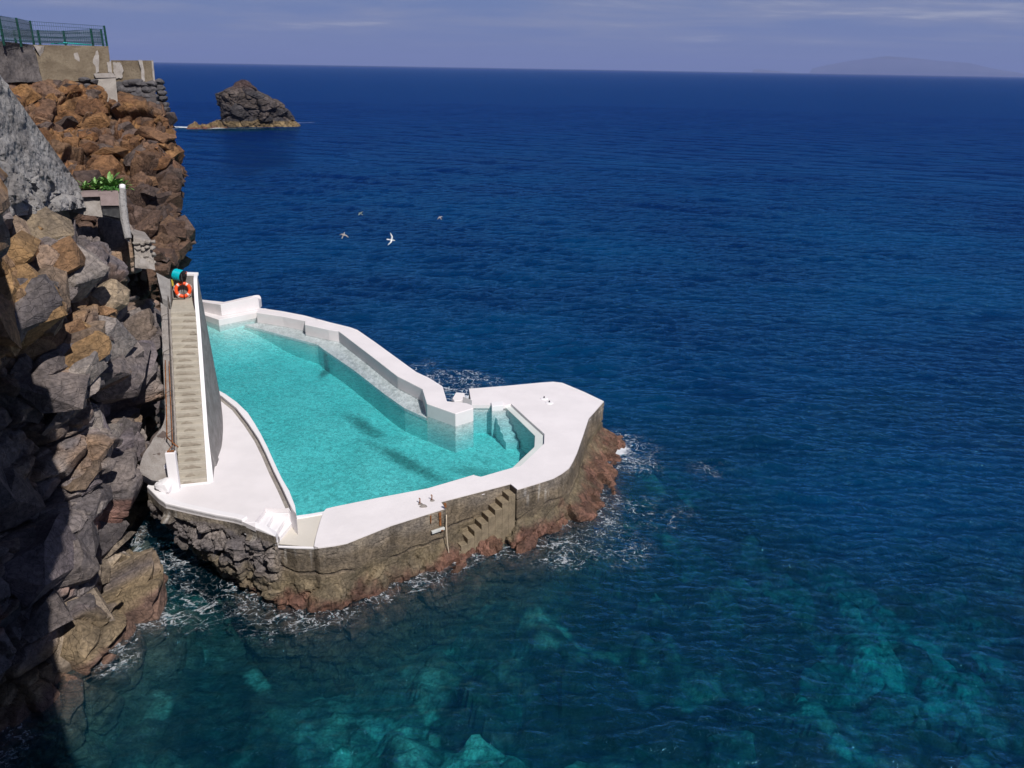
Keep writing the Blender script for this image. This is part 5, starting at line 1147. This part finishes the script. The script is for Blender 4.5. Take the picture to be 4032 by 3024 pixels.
for k, (x0_, y0_, x1_, y1_, lab) in enumerate([(700, 480, 710, 690, 'wide rusty iron strap on the sea wall above the batten'), (552, 530, 556, 660, 'thin rusty iron strap on the sea wall above the left end of the batten'), (780, 330, 792, 400, 'short orange rusty bracket at the deck corner above the rope')]):
    p0_, p1_ = wallpt(x0_, y0_), wallpt(x1_, y1_); bm = bmesh.new(); wd = (.05, .022, .05)[k]; sdv = np.array((*tdir, 0)) * wd
    v = [bm.verts.new(p) for p in (p0_ - sdv, p0_ + sdv, p1_ + sdv * .7, p1_ - sdv * .7)]; v2 = [bm.verts.new(np.array(q.co) + nn3 * .03) for q in v]
    bm.faces.new(v); bm.faces.new(v2[::-1])
    for i in range(4): bm.faces.new((v[i], v[(i + 1) % 4], v2[(i + 1) % 4], v2[i]))
    o = bm_obj('iron_strap', bm, M['rust'], None); tag(o, lab, 'iron strap', 'rusty straps on the sea wall')

# ------------------------------------------------------------------ sea stack and its low reef
prof = [(-60, 815, 1730), (0, 808, 1715), (90, 812, 1640), (190, 830, 1600), (260, 833, 1500), (330, 820, 1400), (362, 822, 1335), (400, 880, 1275), (432, 960, 1245), (455, 1010, 1218), (490, 1040, 1192), (512, 1085, 1160), (522, 1105, 1140)]
sc = 240 / FPX / 3.16; c0 = at(*(600 + 1270 / 3.16, 250 + 795 / 3.16), 0)
prof = np.array(prof, float); nz, nt = 150, 260; zt = np.linspace(-60, 522, nz); xl = np.interp(zt, prof[:, 0], prof[:, 1]); xr_ = np.interp(zt, prof[:, 0], prof[:, 2])
th = np.linspace(0, 2 * math.pi, nt, endpoint=False); P = np.zeros((nz + 1, nt, 3))
for i in range(nz):
    cx = (xl[i] + xr_[i]) / 2; hw = (xr_[i] - xl[i]) / 2 * sc; ct = np.cos(th); st = np.sin(th)
    ex_ = np.sign(ct) * np.abs(ct) ** .75 * hw; ey_ = np.sign(st) * np.abs(st) ** .75 * min(hw, 6.5) * .8
    P[i, :, 0] = c0[0] + (cx - 1270) * sc + ex_; P[i, :, 1] = c0[1] + 6 + ey_; P[i, :, 2] = zt[i] * sc
P[nz] = P[nz - 1].mean(0)
# turn the stack to face the camera's bearing
bear = math.atan2(c0[0], c0[1]); piv = np.array((c0[0], c0[1] + 6)); rot = np.array([[math.cos(-bear), -math.sin(-bear)], [math.sin(-bear), math.cos(-bear)]])
def col_stack(p, rn, h):
    c = pick(rn[0][0][:, 4] * .999, [(.075, .066, .066), (.095, .08, .075), (.065, .06, .063), (.11, .09, .08)]) * (.7 + .5 * rn[1][0][:, 4])[:, None]
    tp = sm(p[:, 2], 9, 11.5); c = c + (np.array((.10, .055, .05)) - c) * (tp * .6)[:, None]
    lo = sm(1.9 - p[:, 2] + .5 * fbm(p, 2, 940, 3), 0, .5); c = c + (np.array((.26, .19, .10)) * (.6 + .6 * rn[1][0][:, 3])[:, None] - c) * (lo * .9)[:, None]
    return c * (1 + .25 * fbm(p, 1.5, 939, 3))[:, None]
def finish_sheet(name, P, lev, seed, colf, mat):
    fl_ = P.reshape(-1, 3); d = fl_[:, :2] - piv; cen_ = P.mean(1, keepdims=True); out_ = (P - cen_).reshape(-1, 3); out_[:, 2] = .15; out_ /= np.maximum(np.linalg.norm(out_, axis=1, keepdims=True), 1e-6)
    h, rn = blocky(fl_, lev, seed); h = (h + fbm(fl_, 1.2, seed + 3, 3) * .15) * lerp(1, .35, sm(fl_[:, 2], 8, 11.5))
    Q = fl_ + out_ * h[:, None]; Q[:, :2] = (Q[:, :2] - piv) @ rot.T * 1.0 + piv
    return grid_mesh(name, Q.reshape(P.shape), np.clip(colf(fl_, rn, h), .01, 1).reshape(P.shape), wrap=True)
stk = link('sea_stack', finish_sheet('sea_stack', P, [((4.5, 4, 3.6), .75, .7, .5), ((1.6, 1.5, 1.3), .25, .25, .2)], 88, col_stack, None), rock_mat('black_stack_rock', .35, .2)); tag(stk, 'jagged dark sea stack with a pale tan tide band', 'sea stack')
def reef(label, x0, x1, hmax, seed, yoff=1.0):
    n_ = 60; nt_ = 14; cx0, cx1 = 600 + x0 / 3.16, 600 + x1 / 3.16; a, b = at(cx0, 505, 0), at(cx1, 505, 0); P = np.zeros((nt_, n_, 3))
    for j in range(n_):
        t = j / (n_ - 1); p = a + (b - a) * t; hp = hmax * min(1, 4 * min(t, 1 - t) + .25) * (.75 + .35 * math.sin(t * 9 + seed))
        for i in range(nt_):
            s = i / (nt_ - 1) * math.pi; P[i, j] = (p[0], p[1] + yoff - 2.0 * math.cos(s), -.4 + (hp + .4) * math.sin(s))
    f = P.reshape(-1, 3); h, rn = blocky(f, [((1.8, 1.6, 1.2), .35, .3, .25), ((.8, .8, .6), .12, .1, .08)], seed); f2 = f.copy(); f2[:, 2] += h * sm(f[:, 2], -.2, .4); f2[:, 1] -= h * .5
    col = np.array((.24, .17, .09)) * (.6 + .7 * rn[0][0][:, 4])[:, None]; pk = sm(.35 - f[:, 2], 0, .3); col = col + (np.array((.22, .09, .07)) - col) * pk[:, None]
    o = link('reef_rock', grid_mesh('reef_rock', f2.reshape(P.shape), col.reshape(P.shape)), M['rock_far']); tag(o, label, 'rock', 'low rocks by the sea stack')
reef('low tan reef ledge joined to the left foot of the sea stack', 590, 900, 1.9, 951)
reef('small dark tan rock in the surf just left of the reef ledge', 432, 600, 1.25, 952)
reef('tan rock half hidden behind the headland edge, in the surf', 90, 240, 1.5, 953)

# ------------------------------------------------------------------ islands on the horizon
def island(name, label, pts, dist, seed):
    n_ = 160; xs = np.linspace(pts[0][0], pts[-1][0], n_); hs_ = np.interp(xs, [p[0] for p in pts], [p[1] for p in pts]) / FPX * dist
    nt_ = 24; P = np.zeros((nt_, n_, 3))
    for j in range(n_):
        b = ray(xs[j], 290); b = b / math.hypot(b[0], b[1]); base = np.array((b[0], b[1], 0)) * dist
        for i in range(nt_):
            s = i / (nt_ - 1) * math.pi; P[i, j] = base + np.array((b[0], b[1], 0)) * (-900 * math.cos(s)) + np.array((0, 0, hs_[j] * math.sin(s) ** .6 - 6))
    f = P.reshape(-1, 3).copy(); nz_ = fbm(f * (1, .0, 0), 1500, seed, 4); f[:, 2] += np.maximum(nz_, -1) * 20 * (f[:, 2] > 20)
    o = link(name, grid_mesh(name, f.reshape(P.shape), smooth=True), M['island']); struct(o, label, cat='island')
island('island', 'long faint hazy island on the horizon at the right', [(3185, 0), (3195, 16), (3260, 30), (3340, 42), (3420, 50), (3480, 58), (3520, 56), (3600, 52), (3700, 44), (3800, 40), (3900, 24), (4000, 14), (4100, 0)], 38000, 961)
island('islet', 'small low hazy islet left of the long island', [(2958, 0), (2966, 11), (3000, 12), (3060, 7), (3140, 0)], 36000, 962)

# ------------------------------------------------------------------ birds over the water
def bird(name, label, px, py, d, span, mat, heading, bank, wing, group=None, sweep=.35):
    """one continuous mesh: lofted body with head and tail, and two bent wings"""
    bm = bmesh.new(); L = span * .36
    sec = [(-.62, .02, .10), (-.45, .035, .09), (-.25, .075, .075), (0, .105, .095), (.2, .10, .09), (.34, .06, .06), (.42, .055, .058), (.50, .04, .04), (.56, .012, .012)]
    rings = []
    for x_, ry, rz in sec:
        if x_ < -.4: ry, rz = rz, ry * .5
        zz0 = .03 if x_ > .3 else 0
        rings.append([bm.verts.new((x_ * L * 1.5, math.cos(a) * ry * L * 1.5, (zz0 + math.sin(a) * rz) * L * 1.5)) for a in np.linspace(0, 2 * math.pi, 10, endpoint=False)])
    for i in range(len(rings) - 1):
        for k in range(10): bm.faces.new((rings[i][k], rings[i][(k + 1) % 10], rings[i + 1][(k + 1) % 10], rings[i + 1][k]))
    bm.faces.new(rings[0][::-1]); bm.faces.new(rings[-1])
    for sgn, (up1, up2) in zip((1, -1), wing):
        hs_ = span / 2; prev = None; y0, z0 = .05 * L, .05 * L
        for s in range(8):
            t = s / 7; ang = up1 if t < .45 else up2; y0 += hs_ / 7 * math.cos(ang) * (s > 0); z0 += hs_ / 7 * math.sin(ang) * (s > 0)
            xf = .16 * L * 1.5 + (.10 * t if t < .45 else .045 - sweep * (t - .45)) * span * .6; ch = span * (.155 - .05 * t) * (1 - max(0, t - .7) * 2.6)
            row = [bm.verts.new((xf, sgn * y0, z0 + .012 * span)), bm.verts.new((xf - ch * .4, sgn * y0, z0 + .022 * span)), bm.verts.new((xf - ch, sgn * y0, z0)), bm.verts.new((xf - ch * .4, sgn * y0, z0 - .004 * span))]
            if prev:
                for q in range(4): bm.faces.new((prev[q], prev[(q + 1) % 4], row[(q + 1) % 4], row[q]))
            else: bm.faces.new(row)
            prev = row
        bm.faces.new(prev[::-1])
    o = bm_obj(name, bm, mat, None, local=True, smooth=True); o.location = dep(px, py, d)
    f_ = Vector((math.cos(heading), math.sin(heading) * .45, math.sin(heading) * .6)).normalized(); u0 = Vector(bank).normalized(); l_ = u0.cross(f_).normalized(); u1 = f_.cross(l_)
    o.rotation_euler = Matrix((f_, l_, u1)).transposed().to_euler(); tag(o, label, 'bird', group); return o
bird('gull', 'white gull banking low over the water', 1540, 945, 66, 1.1, M['gull'], R(-12), (.1, -.75, .6), ((R(30), R(10)), (R(20), R(-12))), None, .75)
bird('pigeon', 'grey brown bird with lowered wings gliding left of the white gull', 1352, 926, 42, .60, M['pigeon'], R(75), (-.1, -.6, .8), ((R(-12), R(-34)), (R(-8), R(-28))), 'dark birds over the sea')
bird('pigeon', 'dark slim bird seen edge on, uppermost left over the sea', 1420, 841, 56, .56, M['dark_bird'], R(140), (.45, -.75, .5), ((R(25), R(5)), (R(-8), R(-20))), 'dark birds over the sea')
bird('pigeon', 'small grey bird flying farthest right over the sea', 1733, 857, 62, .56, M['pigeon'], R(120), (.1, -.6, .75), ((R(10), R(-30)), (R(10), R(-40))), 'dark birds over the sea')

# ------------------------------------------------------------------ sea air
hm = bpy.data.materials.new('sea_haze'); hm.use_nodes = True; hm.node_tree.nodes.clear(); g = NT(hm.node_tree)
pv = g.N('ShaderNodeVolumePrincipled'); pv.inputs['Color'].default_value = (.40, .50, .92, 1); pv.inputs['Density'].default_value = 4.8e-5; pv.inputs['Anisotropy'].default_value = 0.0
g.l.new(pv.outputs[0], g.N('ShaderNodeOutputMaterial').inputs['Volume'])
bm = bmesh.new(); box(bm, (0, 21500, 250), (90000, 45000, 534)); o = bm_obj('haze', bm, hm, None); struct(o, 'thin blue sea haze', 'stuff', 'haze')
